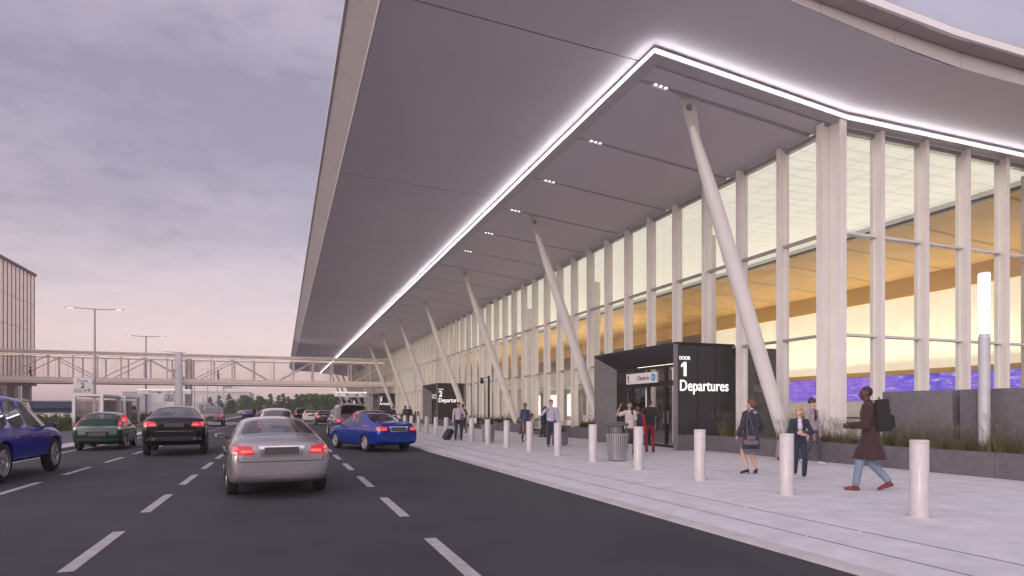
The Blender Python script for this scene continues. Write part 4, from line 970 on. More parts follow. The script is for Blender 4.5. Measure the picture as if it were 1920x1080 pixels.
    if scale!=1: e.scale=(scale,)*3
    return e
Psil=paint('silver_paint',(.36,.335,.36),.6,.27); Pblk=paint('black_paint',(.008,.007,.008),.0,.2,.45,.2); Pgrn=paint('green_paint',(.003,.030,.016),.0,.2,.5,.25)
Pblu=paint('royal_blue_paint',(.003,.018,.36),.0,.25,.5,.3); Pbl2=paint('blue_paint',(.003,.030,.27),.2,.22,.6,.35); Pmar=paint('maroon_paint',(.16,.10,.11),.4,.25); Pred=paint('red_paint',(.30,.02,.03),.3,.2)
Pwht=paint('white_paint',(.62,.60,.62),.0,.25); Pgry=paint('grey_paint',(.22,.19,.21),.5,.28); Pdk=paint('dark_brown_paint',(.05,.035,.04),.4,.2)
A=R_
car('sedan',Psil,(-.10,12.05),A(5.5),'silver sedan with glowing brake lights, closest car in the middle lane',scale=.94)
car('coupe_suv',Pblk,(-3.33,23.3),A(5),'glossy black high-riding coupe with lit tail lights, left of the silver sedan',scale=.97)
car('hatch',Pgrn,(-6.34,27.05),A(3),'small dark green hatchback with tall red rear lamps by the median',scale=.95)
car('suv',Pblu,(-6.20,15.35),A(-1),'royal blue four-door vehicle cut off at the left edge, chrome door handles',name='parked_car')
car('sedan',Pbl2,(3.5,22.75),A(19),'bright blue sedan stopped at an angle beside the kerb',scale=.95)
car('hatch',Pred,(3.75,28.1),A(2),'red hatchback hidden behind the angled blue sedan',lod=1)
car('suv',Pmar,(3.35,33.2),A(2),'tall maroon and silver SUV ahead of the red hatchback',lod=1,darkglass=True,roofrail=True)
car('suv',Pwht,(-.25,29.3),A(2),'white estate car just ahead of the silver sedan',lod=1,scale=.86)
car('pickup',Pgry,(-6.0,62.6),A(2),'grey pickup truck beyond the black coupe by the median',cat='truck',lod=1)
car('sedan',Pdk,(3.8,62.5),A(0),'dark brown sedan stopped in the right lane beyond the SUV',lod=1)
car('sedan',Pwht,(3.0,75),A(0),'pale sedan queued ahead of the dark brown sedan',lod=1)
car('suv',Pblk,(2.6,98),A(3),'far dark SUV in the middle of the queue under the footbridge',lod=1,scale=.95)
car('sedan',Pbl2,(-5.2,110),A(8),'distant small blue car near the crossing',lod=1)
car('hatch',Pred,(-2.8,112),A(5),'distant dark red car beside the far blue one',lod=1)
car('sedan',Pgry,(.4,112),A(0),'distant grey sedan far down the middle lane',lod=1)
car('suv',Pdk,(4.0,48),A(-2),'black estate between the maroon SUV and the brown sedan',lod=1,scale=.85)
# vans on the far road
def van(x,y,rz,label,col):
    e=empty('parked_van',(x,y,ROAD+.006),rz,label,'van','vans on the far side road'); prof=[(-2.9,.4),(-2.95,2.35),(-2.7,2.55),(1.5,2.55),(2.0,2.45),(2.75,1.45),(3.15,1.25),(3.3,.85),(3.3,.4)]
    m=MB(); m.prism([(a,b) for a,b in prof],-1,1,'x'); m.build('body',col,e,bev=.06)
    for s in (1,-1):
        for a,b in ((-2.5,-1.2),(-1.1,.2),(.3,1.5)): m=MB(); m.box(s*1.005-.012,s*1.005+.012,a,b,1.45,2.1); m.build('side_window',Mtrim,e)
        m=MB(); m.box(s*1.005-.014,s*1.005+.014,-2.9,2.0,2.2,2.3); m.build('stripe',Mtrim,e)
    m=MB(); m.add([(-.85,2.06,2.38),(.85,2.06,2.38),(.85,2.73,1.5),(-.85,2.73,1.5),(-.85,2.09,2.42),(.85,2.09,2.42),(.85,2.77,1.52),(-.85,2.77,1.52)],[(0,1,2,3),(7,6,5,4),(0,4,5,1),(1,5,6,2),(2,6,7,3),(3,7,4,0)]); m.build('windscreen',Mtrim,e)
    for yy in (-1.9,2.3):
        for s in (1,-1): m=MB(); m.lathe([(.2,-.1),(.36,-.11),(.37,.1),(.2,.11)],18,'x'); w=m.build('wheel',Mtyre,e,smooth=True,ang=50); w.location=(s*.9,yy,.37); m=MB(); m.lathe([(.2,-.12),(.2,.12)],14,'x'); m.build('rim',Mrim,w)
    return e
Pvan=paint('van_paint',(.58,.46,.42),0,.3)
van(-24.5,72,0,'cream van on the far road behind the royal blue car',Pvan); van(-24,118,0,'small far white van right of the bus shelters',Pwht); van(-27,128,0,'farther pale van beside the white one behind the shelters',Pwht)
# ============================================================ PEOPLE
def capsule(mb,p0,p1,r0,r1,flat=1,side=None,n=12):
    p0=Vector(p0);p1=Vector(p1); d=p1-p0; L=d.length
    if L<1e-5: d=Vector((0,0,1))
    d=d.normalized(); u=Vector(side) if side is not None else d.orthogonal(); u=(u-d*u.dot(d))
    if u.length<1e-4: u=d.orthogonal()
    u.normalize(); w=d.cross(u); rings=[]
    for k in range(4): a=PI/2*(k+.25)/4.25; rings.append((p0-d*r0*math.cos(a),r0*math.sin(a)))
    rings.append((p0,r0)); rings.append((p1,r1))
    for k in range(3,-1,-1): a=PI/2*(k+.25)/4.25; rings.append((p1+d*r1*math.cos(a),r1*math.sin(a)))
    mb.sweep([[p+u*(r*math.cos(2*PI*i/n))+w*(r*flat*math.sin(2*PI*i/n)) for i in range(n)] for p,r in rings])
def frustum(mb,p0,p1,a0,b0,a1,b1,n=20):
    p0=Vector(p0);p1=Vector(p1); mb.sweep([[p+Vector((a*math.cos(2*PI*i/n),b*math.sin(2*PI*i/n),0)) for i in range(n)] for p,a,b in ((p0,a0,b0),(p1,a1,b1))])
def blend(mb,vox,it=3):
    me=bpy.data.meshes.new('t'); me.from_pydata(mb.v,[],mb.f); me.update()
    bm=bmesh.new(); bm.from_mesh(me); bmesh.ops.recalc_face_normals(bm,faces=bm.faces); bm.to_mesh(me); bm.free()
    r=evalmesh(me,[('REMESH',dict(mode='VOXEL',voxel_size=vox,use_smooth_shade=True)),('SMOOTH',dict(factor=.5,iterations=it))])
    for p in r.polygons: p.use_smooth=True
    return r
def ik(a,c,l1,l2,hint):
    a=Vector(a);c=Vector(c);d=c-a;L=d.length
    if L>(l1+l2)*.995: c=a+d.normalized()*(l1+l2)*.995; d=c-a; L=d.length
    x=(l1*l1-l2*l2+L*L)/(2*L); h=math.sqrt(max(0,l1*l1-x*x)); dn=d.normalized(); hv=Vector(hint); hv=hv-dn*hv.dot(dn); hv.normalize()
    return a+dn*x+hv*h, c
SK=dict(dark=(.10,.045,.028),brown=(.24,.12,.075),tan=(.40,.22,.15),light=(.55,.34,.27))
def cloth(c,r=.85,pat=None):
    n='cloth_%d_%d_%d'%tuple(int(x*999) for x in c)
    return mat(n,c,rough=r,var=.16,vs=14,bump=.25,bs=30,sheen=.15)
def person(loc,rz,label,h=1.75,skin='light',hair=('short',(.05,.03,.02)),top=('shirt',(.6,.6,.65)),under=None,legs=('trousers',(.03,.035,.07)),shoes=((.03,.02,.02),'low'),
           feet=((-.11,.0),(.11,.05)),heels=(0,0),hands=None,elb=None,turn=0,lean=0,fem=False,sit=False,vox=.011,kneeh=None,tilt=0,fingers=True,slim=1,group=None,toes=(0,0)):
    s=h/1.75; dz=-.50 if sit else 0; sw=.150 if fem else .172; hw=.088
    B=MB(); Pz=.95+dz; P=Vector((0,0,Pz)); Cc=Vector((0,lean*.6,1.27+dz)); Nk=Vector((0,lean,1.46+dz)); Hd=Vector((0,lean*1.2+.015,1.63+dz))
    X=(1,0,0); g=slim
    capsule(B,P+Vector((0,0,-.03)),P+Vector((0,0,.10)),.145*g,.125*g,.68,X); capsule(B,P+Vector((0,0,.08)),Cc,.125*g,(.135 if fem else .150)*g,.68,X); capsule(B,Cc,Cc+Vector((0,0,.09)),.14*g,.12*g,.70,X)
    Sh=[Vector((-sw,lean*.9,1.395+dz)),Vector((sw,lean*.9,1.395+dz))]; capsule(B,Sh[0],Sh[1],.062,.062,.95,(0,0,1))
    capsule(B,Nk+Vector((0,-.005,-.05)),Hd+Vector((0,-.01,-.04)),.058 if not fem else .050,.052 if not fem else .046)
    # head turned by `turn`
    Rt=Matrix.Rotation(turn,4,'Z')@Matrix.Rotation(tilt,4,'X')
    def Hp(x,y,z): return Hd+(Rt@Vector((x,y,z)))
    hb=MB(); hb.ell((0,-.012,.025),(.074,.092,.092),16,12); hb.ell((0,.020,-.025),(.060,.070,.080),14,10); capsule(hb,(0,.035,-.075),(0,.055,-.082),.032,.022)
    capsule(hb,(0,.085,.018),(0,.106,-.020),.009,.014); capsule(hb,(-.014,.09,-.024),(.014,.09,-.024),.010,.010)
    for q in (-1,1): hb.ell((q*.074,-.008,-.003),(.012,.020,.032),8,6); capsule(hb,(q*.045,.055,-.02),(q*.03,.06,-.045),.02,.018); capsule(hb,(q*.012,.083,.040),(q*.045,.072,.036),.010,.008)
    capsule(hb,(-.022,.078,-.052),(.022,.078,-.052),.009,.009)
    hb.v=[tuple(Hp(*v)) for v in hb.v]; B.add(hb.v,hb.f)
    # legs
    F=[]
    for i,q in enumerate((-1,1)):
        hip=Vector((q*hw,0,Pz-.03)); fx,fy=feet[i]; an=Vector((fx,fy,.085+heels[i])); hint=(q*.12 if kneeh is None else kneeh[i],1,.6 if sit else 0)
        kn,an=ik(hip,an,.435,.43,hint); F.append((hip,kn,an,heels[i]))
        capsule(B,hip,kn,.082*g,.052*g); capsule(B,kn,kn+(an-kn)*.35,.052*g,.055*g); capsule(B,kn+(an-kn)*.35,an,.055*g,.036*g)
        tx=toes[i]; dr=Vector((math.sin(tx),math.cos(tx),0)); capsule(B,an+Vector((0,0,-.04)),an+dr*.13+Vector((0,0,-.05-heels[i]*.9)),.036,.026,.8)
    # arms and hands
    hands=hands or ((-.24,.02,.80),(.24,.02,.80)); elb=elb or ((-.4,-1,0),(.4,-1,0)); Ar=[]
    for i,q in enumerate((-1,1)):
        sh=Sh[i]+Vector((q*.018,0,-.01)); hd=Vector(hands[i])+Vector((0,0,dz if hands[i][2]>.0 and not sit else 0)); el,wr=ik(sh,hd,.285,.255,elb[i]); Ar.append((sh,el,wr))
        capsule(B,sh,el,.047 if not fem else .040,.036); capsule(B,el,wr,.037,.024,.9)
        d=(wr-el).normalized(); nrm=Vector((-q,.25,0)); nrm=(nrm-d*nrm.dot(d)).normalized(); sd_=d.cross(nrm)
        if sd_.y<0: sd_=-sd_
        pc=wr+d*.085; capsule(B,wr+d*.01,wr+d*.03,.026,.034,.5,sd_); capsule(B,wr+d*.03,pc,.036,.038,.42,sd_)
        if fingers:
            for f,(o_,ln) in enumerate(((.030,.070),(.011,.080),(-.009,.074),(-.028,.058))):
                p0=pc+sd_*o_+d*.005; p1=p0+(d*.85+nrm*.35).normalized()*ln*.5; p2=p1+(d*.55+nrm*.85).normalized()*ln*.5
                capsule(B,p0,p1,.0095,.009,n=8); capsule(B,p1,p2,.009,.0075,n=8)
            t0=wr+d*.03+sd_*.028; t1=t0+(sd_*.7+d*.6+nrm*.3).normalized()*.04; t2=t1+(d*.8+nrm*.5).normalized()*.03; capsule(B,t0,t1,.012,.011,n=8); capsule(B,t1,t2,.011,.009,n=8)
    body=obj('person',blend(B,vox,3),None,mat('skin_'+skin,SK[skin],rough=.5,var=.06,vs=6))
    def part(mb,n,m,v=None,it=3): o=obj(n,blend(mb,v or vox*1.15,it),body,m); return o
    # trousers / skirt
    c=legs[1]; mt=legs[2] if len(legs)>2 else cloth(c)
    m=MB()
    if legs[0] in('trousers','jeans','shorts','slim'):
        capsule(m,P+Vector((0,0,-.04)),P+Vector((0,0,.09)),.156*g,.140*g,.72,X); w=1.0 if legs[0]!='slim' else .86
        for (hip,kn,an,_) in F:
            capsule(m,hip,kn,.096*g*w,.070*g*w); 
            if legs[0]!='shorts': capsule(m,kn,kn+(an-kn)*.93,.070*g*w,.056*g*w)
            else: capsule(m,kn,kn+(an-kn)*.05,.07,.068)
        part(m,'trousers',mt)
    elif legs[0]=='skirt':
        frustum(m,P+Vector((0,0,.12)),P+Vector((0,0,-.12)),.135,.10,.175,.135); frustum(m,P+Vector((0,0,-.11)),P+Vector((0,.01,-.43)),.18,.14,.20,.17); part(m,'skirt',mt)
    # shoes
    sc,ss=shoes[0],shoes[1]; ms=mat('shoe_%d_%d_%d'%tuple(int(x*999) for x in sc),sc,rough=.45,var=.1)
    for i,(hip,kn,an,hl) in enumerate(F):
        m=MB(); tx=toes[i]; dr=Vector((math.sin(tx),math.cos(tx),0)); hz=an.z-.085
        a=an+Vector((0,0,-.052)); b=an+dr*.145+Vector((0,0,-.056-hz)) ; b.z=max(b.z,.03)
        capsule(m,a-dr*.02,b,.040,.030,.95,(dr.y,-dr.x,0)); capsule(m,an-dr*.035+Vector((0,0,-.055)),an+dr*.05+Vector((0,0,-.055-hz*.4)),.034,.038,1,(dr.y,-dr.x,0))
        if ss in('boot','ankle'): capsule(m,an+Vector((0,0,-.03)),an+(kn-an).normalized()*(.09 if ss=='boot' else .05),.046,.050)
        if ss=='heel' or (ss=='boot' and hl>.04): capsule(m,an-dr*.045+Vector((0,0,-.05)),Vector((an.x-dr.x*.05,an.y-dr.y*.05,.012)),.022,.012)
        part(m,'shoe',ms,.009,2)
    # top
    tt,tcx=top[0],top[1]; mt=top[2] if len(top)>2 else cloth(tcx); m=MB()
    k=dict(shirt=.012,tshirt=.016,jacket=.026,coat=.030,puffer=.040,dress=.012,hoodie=.024,cardigan=.018)[tt]
    if not(tt=='dress'): capsule(m,P+Vector((0,0,.02)),P+Vector((0,0,.10)),.150*g+k*.5,.128*g+k,.72,X)
    capsule(m,P+Vector((0,0,.08)),Cc,.126*g+k,(.138 if fem else .152)*g+k,.72,X); capsule(m,Cc,Cc+Vector((0,0,.09)),.142*g+k,.122*g+k,.74,X); capsule(m,Sh[0],Sh[1],.064+k,.064+k,.95,(0,0,1))
    for (sh,el,wr) in Ar:
        aw=(.048 if not fem else .042)
        if tt in('tshirt',): capsule(m,sh,sh+(el-sh)*.62,aw+k+.008,aw+k+.014)
        elif top[3:] and top[3]=='rolled': capsule(m,sh,el,aw+k,.040+k); capsule(m,el,el+(wr-el)*.15,.040+k,.038+k)
        else: capsule(m,sh,el,aw+k,.040+k); capsule(m,el,el+(wr-el)*.93,.040+k,.029+k)
    if tt in('coat',):
        ln=.42 if not (top[3:]) else top[3]
        frustum(m,P+Vector((0,0,.14)),P+Vector((0,0,-.02)),.155+k*.5,.115+k*.5,.19,.14); frustum(m,P+Vector((0,0,-.02)),P+Vector((0,.02,.0-ln)),.19,.14,.225,.19 if abs(feet[0][1]-feet[1][1])<.4 else .275)
    if tt in('jacket','hoodie','cardigan','puffer','tshirt','shirt'): frustum(m,P+Vector((0,0,.12)),P+Vector((0,0,-.05 if tt not in('shirt',) else .03)),.14+k*.6,.10+k*.6,.160+k*.6,.118+k*.6)
    if tt=='dress':
        frustum(m,P+Vector((0,0,.10)),P+Vector((0,0,-.05)),.135,.10,.172,.13); frustum(m,P+Vector((0,0,-.05)),P+Vector((0,0,-.36)),.172,.13,.205,.175)
    if tt in('coat','puffer','hoodie','jacket'): capsule(m,Nk+Vector((-.03,-.02,-.02)),Nk+Vector((.03,-.02,-.02)),.072,.072)
    if tt in('puffer','hoodie'): capsule(m,Nk+Vector((-.04,-.085,-.02)),Nk+Vector((.04,-.085,-.02)),.070,.070,.8)
    topo=part(m,{'shirt':'shirt','tshirt':'t_shirt','coat':'coat','dress':'dress','jacket':'jacket','puffer':'padded_jacket','hoodie':'hooded_top','cardigan':'cardigan'}[tt],mt)
    if under:
        m=MB(); capsule(m,Cc+Vector((0,.055,-.10)),Nk+Vector((0,.045,-.05)),.045+k,.060,.9,X) ; capsule(m,Cc+Vector((0,.07,-.02)),Nk+Vector((0,.05,-.03)),.05+k,.055,1,X); part(m,'collar',cloth(under))
    # hair
    st,hc=hair; mh=mat('hair_%d_%d_%d'%tuple(int(x*999) for x in hc),hc,rough=.55,var=.3,vs=30,bump=.4,bs=60); m=MB()
    if st=='cropped': m.ell((0,-.020,.034),(.078,.092,.092),16,12)
    elif st=='beanie': m.ell((0,-.016,.050),(.088,.104,.092),16,12); capsule(m,(0,-.02,.13),(0,-.03,.155),.045,.02); m.ell((0,-.01,.03),(.091,.103,.045),16,10)
    else:
        m.ell((0,-.028,.040),(.084,.094,.095),16,12); m.ell((0,-.045,.0),(.080,.068,.085),14,10)
        if st in('short','bun','boy'): m.ell((0,.02,.085),(.066,.068,.045),12,8)
        if st=='boy': capsule(m,(-.05,.06,.07),(.04,.075,.065),.028,.03); capsule(m,(.06,.0,.05),(.055,.04,.045),.035,.028)
        if st=='bun': m.ell((0,-.115,.0),(.045,.045,.045),12,8)
        if st=='long': m.ell((0,.01,.08),(.068,.072,.045),12,8); capsule(m,(0,-.06,-.02),(0,-.08,-.22),.080,.075,.6,X); capsule(m,(-.062,-.02,.0),(-.075,.04,-.28),.035,.045,.8); capsule(m,(.062,-.02,.0),(.075,-.03,-.2),.032,.035,.8)
        if st=='tied': capsule(m,(0,-.10,.0),(0,-.12,-.12),.04,.03)
        if st=='afro': m.ell((0,-.03,.05),(.115,.115,.11),16,12)
    m.v=[tuple(Hp(*v)) for v in m.v]; part(m,'hat' if st=='beanie' else 'hair',mh,.010,2)
    if vox<.012:
        for q in (-1,1):
            m=MB(); m.ell((q*.030,.0745,.020),(.0105,.006,.0055),8,6); m.v=[tuple(Hp(*v)) for v in m.v]; m.build('eye',mat('eye_dark',(.02,.015,.012),rough=.2),body,smooth=True)
        m=MB(); m.ell((0,.0865,-.052),(.021,.005,.006),8,6); m.v=[tuple(Hp(*v)) for v in m.v]; m.build('lips',mat('lips_'+skin,tuple(c_*.75 if i else min(1,c_*1.1) for i,c_ in enumerate(SK[skin])),rough=.4),body,smooth=True)
    body.location=loc; body.rotation_euler=(0,0,rz); body.scale=(s,s,s); tag(body,label,'person',group)
    body['_J']=[float(v) for a in Ar for p in a for v in p]
    return body,dict(sh=Sh,arms=Ar,F=F,P=P,C=Cc,N=Nk,H=Hd,s=s)
def world(b,p): 
    b.rotation_mode='XYZ'; return Matrix.LocRotScale(b.location,b.rotation_euler,b.scale)@Vector(p)
VIEW=-math.degrees(YAW)   # facing angle of somebody seen from behind
D=lambda a:math.radians(a)
ND=dict(vox=.0085)
# 1 man with backpack, striding left
b1,J=person((9.86,8.22,0),D(38),'man in long maroon coat and pale jeans striding left, black backpack on',h=1.86,skin='dark',hair=('cropped',(.02,.014,.012)),top=('coat',(.045,.018,.022),cloth((.045,.018,.022)),.42),
  legs=('trousers',(.18,.24,.32)),shoes=((.17,.03,.022),'ankle'),feet=((-.10,.22),(.12,-.26)),heels=(0,.08),hands=((-.13,.30,1.10),(.14,.30,1.08)),elb=((-.6,-.8,-.6),(.6,-.8,-.6)),lean=.05,slim=1.05,turn=D(18),**ND)
def roundbox(sx,sy,sz,b,nm,m,par=None,taper=0):
    q=MB(); q.box(-sx/2,sx/2,-sy/2,sy/2,0,sz)
    if taper: q.v=[(x*(1-taper*(z/sz)),y*(1-taper*(z/sz)),z) for x,y,z in q.v]
    return q.build(nm,m,par,bev=b,seg=4)
def backpack(bd,J,label,col,sx=.34,sy=.25,sz=.52,z=-.27,rot=0):
    m=cloth(col,.8); p=world(bd,J['C']+Vector((0,-.175-sy*.25,z))); o=roundbox(sx,sy,sz,.06,'backpack',m,taper=.10); o.location=p; o.rotation_euler=(D(-6),0,bd.rotation_euler.z); o.scale=(J['s'],)*3
    q=roundbox(sx*.72,.05,sz*.42,.025,'pocket',m,o); q.location=(0,-sy/2-.01,.05)
    q=roundbox(sx*.9,sy*.85,.08,.03,'flap',m,o); q.location=(0,-.008,sz-.06)
    h=MB(); h.path([Vector((-.04,.03,sz-.01)),Vector((-.03,.03,sz+.055)),Vector((.03,.03,sz+.055)),Vector((.04,.03,sz-.01))],.010); h.build('grab_handle',m,o)
    for s in (-1,1):
        h=MB(); pts=[Vector((s*.09,.06,sz-.06)),Vector((s*.115,.11,sz+.0)),Vector((s*.12,.19,sz+.03)),Vector((s*.13,.26,sz-.04)),Vector((s*.14,.275,sz-.20)),Vector((s*.15,.20,sz-.34)),Vector((s*.12,.08,.06))]
        for a_,b_ in zip(pts,pts[1:]): capsule(h,a_,b_,.024,.024,.35,X_); 
        h.build('strap',m,o,smooth=True)
    tag(o,label,'backpack'); return o
X_=(1,0,0)
backpack(b1,J,'black backpack on the back of the man in the maroon coat',(.012,.010,.012))
# 2 woman in dark coat seen from behind
b2,J=person((9.88,11.26,0),D(VIEW+14),'woman from behind in dark knee-length coat, bare legs and black heels',h=1.68,skin='light',hair=('bun',(.13,.06,.035)),top=('coat',(.035,.034,.052),cloth((.035,.034,.052)),.36),
  legs=('skirt',(.12,.12,.16)),shoes=((.02,.02,.03),'heel'),feet=((-.11,.02),(.11,-.02)),heels=(.06,.06),kneeh=(-.02,.02),hands=((-.27,.12,.92),(.26,.12,.95)),fem=True,turn=D(20),toes=(-.35,.35),**ND)
m=MB(); capsule(m,(-.20,-.04,.70),(.0,-.04,.70),.085,.085,.55); capsule(m,(-.15,-.04,.80),(-.05,-.04,.80),.06,.06,.6)
hb=obj('handbag',blend(m,.01,4),None,mat('mauve_leather',(.16,.12,.14),rough=.5,var=.2,vs=10)); hb.location=world(b2,(-.06,-.19,.03)); hb.rotation_euler=(0,0,b2.rotation_euler.z); tag(hb,'mauve shoulder bag hanging behind the woman in the dark coat','bag')
q=MB(); pts=[Vector((-.20,-.03,.80)),Vector((-.19,.03,1.1)),Vector((-.10,.09,1.33)),Vector((-.075,.17,1.40)),Vector((-.07,.24,1.36))]
q.path([p+Vector((.02,.0,.02)) for p in pts],.010); q.path([Vector((0.02,-.03,.80)),Vector((-.06,.06,1.2)),Vector((-.06,.16,1.42))],.008); q.build('strap',mat('bag_strap',(.12,.09,.11),rough=.6),hb)
m=MB(); capsule(m,(.13,.0,1.20),(.10,.02,1.42),.06,.06,.6); capsule(m,(.02,-.07,1.44),(.12,-.02,1.42),.045,.05); capsule(m,(-.08,-.02,1.46),(.04,.06,1.45),.045,.045); obj('scarf',blend(m,.012,4),b2,cloth((.30,.27,.33)))
# 3 blond boy
b3,J=person((10.15,10.15,0),D(146),'blond boy in navy cardigan and navy trousers, hands together at his chest',h=1.50,skin='light',hair=('boy',(.42,.26,.12)),top=('cardigan',(.022,.026,.052)),under=(.55,.55,.62),
  legs=('trousers',(.020,.028,.058)),shoes=((.55,.54,.58),'low'),feet=((-.09,.10),(.07,-.16)),heels=(0,.05),hands=((-.05,.24,1.13),(.04,.25,1.10)),elb=((-1,-.25,-.5),(1,-.25,-.5)),turn=D(-38),slim=.98,fem=True,**ND)
# 4 woman in beanie
b4,J=person((13.25,12.82,0),D(192),'woman in dark beanie and pale fleece coat behind the blond boy',h=1.74,skin='light',hair=('beanie',(.03,.032,.045)),top=('jacket',(.30,.26,.28),cloth((.30,.26,.28))),under=(.02,.022,.035),
  legs=('slim',(.06,.055,.06)),shoes=((.55,.52,.56),'low'),feet=((-.10,.16),(.10,-.20)),heels=(0,.05),hands=((-.26,.05,.85),(.25,.03,.85)),fem=True,turn=D(25),vox=.0095)
m=MB(); frustum(m,(-.0,-.03,1.05),(-.0,-.05,.62),.175,.12,.20,.14); o=obj('coat_tail',blend(m,.012,3),b4,cloth((.30,.26,.28)))
# 5 waving woman
b5,J=person((9.95,16.62,0),D(170),'dark-haired woman in cream top with one hand raised beside the litter bin',h=1.70,skin='tan',hair=('long',(.018,.014,.016)),top=('tshirt',(.50,.46,.43)),
  legs=('slim',(.055,.05,.055)),shoes=((.52,.46,.40),'low'),feet=((-.12,.05),(.12,-.04)),hands=((-.22,.0,.80),(.36,.10,1.56)),elb=((-.4,-1,0),(1,.1,-.8)),fem=True,turn=D(-8),slim=.95,**ND)
# 6 boy with red hooded top
b6,J=person((11.0,17.85,0),D(VIEW-2),'boy from behind in red hooded top facing the doors of Door 1',h=1.55,skin='light',hair=('boy',(.10,.05,.03)),top=('hoodie',(.48,.025,.04)),legs=('trousers',(.03,.04,.10)),shoes=((.4,.4,.42),'low'),vox=.0095)
backpack(b6,J,'navy backpack on the boy in the red hooded top',(.015,.02,.05),.28,.14,.44,z=-.26)
# 7 black puffer and plaid trousers
def plaid():
    m=mat('red_plaid',(.42,.03,.045),rough=.85,var=.1,vs=10); t=m.node_tree; b=t.nodes['Principled BSDF']; src=b.inputs['Base Color'].links[0].from_socket; tcn=t.nodes.new('ShaderNodeTexCoord'); s=t.nodes.new('ShaderNodeSeparateXYZ'); t.links.new(tcn.outputs['Object'],s.inputs[0])
    a=M_('LESS_THAN',M_('FRACT',M_('DIVIDE',M_('ADD',s.outputs[0],9,tree=t),.085,tree=t),tree=t),.42,tree=t); c=M_('LESS_THAN',M_('FRACT',M_('DIVIDE',s.outputs[2],.085,tree=t),tree=t),.42,tree=t)
    t.links.new(mixc(M_('MULTIPLY',M_('ADD',a,c,tree=t),.47,tree=t),src,(.02,.018,.035),tree=t),b.inputs['Base Color']); return m
b7,J=person((11.75,18.30,0),D(VIEW-6),'person from behind in black padded jacket and red plaid trousers at Door 1',h=1.80,skin='light',hair=('tied',(.025,.02,.02)),top=('puffer',(.02,.019,.022)),legs=('slim',(.4,.03,.04),plaid()),shoes=((.02,.02,.022),'boot'),
  feet=((-.10,.0),(.11,-.06)),hands=((-.26,.2,1.08),(.26,.18,1.06)),turn=D(-30),**ND)
# 8 man with jacket over shoulder
b8,J=person((9.80,22.2,0),D(166),'man in pale shirt and navy trousers, jacket slung over one shoulder',h=1.84,skin='light',hair=('short',(.10,.065,.045)),top=('shirt',(.46,.42,.56)),legs=('trousers',(.022,.028,.062)),shoes=((.16,.045,.03),'low'),
  feet=((-.09,.03),(.10,-.02)),hands=((-.27,.08,.84),(.20,.16,1.38)),elb=((-.4,-1,0),(.9,.2,-1)),slim=1.02,**ND)
m=MB(); capsule(m,(.20,-.10,1.44),(.25,-.19,1.22),.075,.10,.45,X_); capsule(m,(.25,-.19,1.22),(.25,-.21,.86),.11,.12,.45,X_); capsule(m,(.19,.08,1.40),(.20,-.10,1.46),.05,.07,.6)
o=obj('jacket',blend(m,.012,4),None,cloth((.020,.024,.05))); o.location=b8.location; o.rotation_euler=b8.rotation_euler; o.scale=b8.scale; tag(o,'navy jacket hanging over the shoulder of the man in the pale shirt','jacket')
m=MB(); frustum(m,(0,0,1.0),(0,0,1.035),.152,.112,.154,.114,24); m.build('belt',mat('belt_leather',(.14,.04,.03),rough=.5),b8,smooth=True)
# 9 woman in patterned dress
def floral():
    m=mat('floral_print',(.045,.07,.16),rough=.8); t=m.node_tree; b=t.nodes['Principled BSDF']; tcn=t.nodes.new('ShaderNodeTexCoord'); v=t.nodes.new('ShaderNodeTexVoronoi'); v.inputs['Scale'].default_value=26; t.links.new(tcn.outputs['Object'],v.inputs['Vector'])
    t.links.new(ramp(v.outputs['Distance'],[(.0,(.30,.32,.45)),(.28,(.10,.15,.28)),(.45,(.03,.045,.12)),(.8,(.02,.03,.07))],tree=t),b.inputs['Base Color']); return m
b9,J=person((10.15,25.85,0),D(176),'woman in blue patterned dress and ankle boots carrying a dark bag',h=1.74,skin='brown',hair=('tied',(.03,.018,.014)),top=('dress',(.05,.07,.16),floral(),'rolled'),legs=('none',(0,0,0)),shoes=((.02,.018,.02),'boot'),
  feet=((-.03,.10),(.09,-.14)),heels=(.04,.12),hands=((-.24,.06,.84),(.25,.06,.80)),fem=True,turn=D(-12),**ND)
def holdbag(bd,hand,label,col,sx=.36,sy=.12,sz=.26,nm='handbag',drop=.36):
    p=world(bd,Vector(hand)+Vector((0,0,-drop))); o=roundbox(sx,sy,sz,.03,nm,mat('leather_%d'%int(col[0]*999),col,rough=.5,var=.15),taper=.12); o.location=p; o.rotation_euler=(0,0,bd.rotation_euler.z+PI/2*.8)
    for s in (-1,1): h=MB(); h.path([Vector((-.08,s*.03,sz-.01)),Vector((-.05,s*.01,sz+.10)),Vector((.05,s*.01,sz+.10)),Vector((.08,s*.03,sz-.01))],.008); h.build('handle',mat('bag_handle',(.03,.025,.025),rough=.5),o)
    tag(o,label,'bag'); return o
holdbag(b9,(.25,.06,.72),'dark leather handbag held by the woman in the patterned dress',(.035,.03,.035))
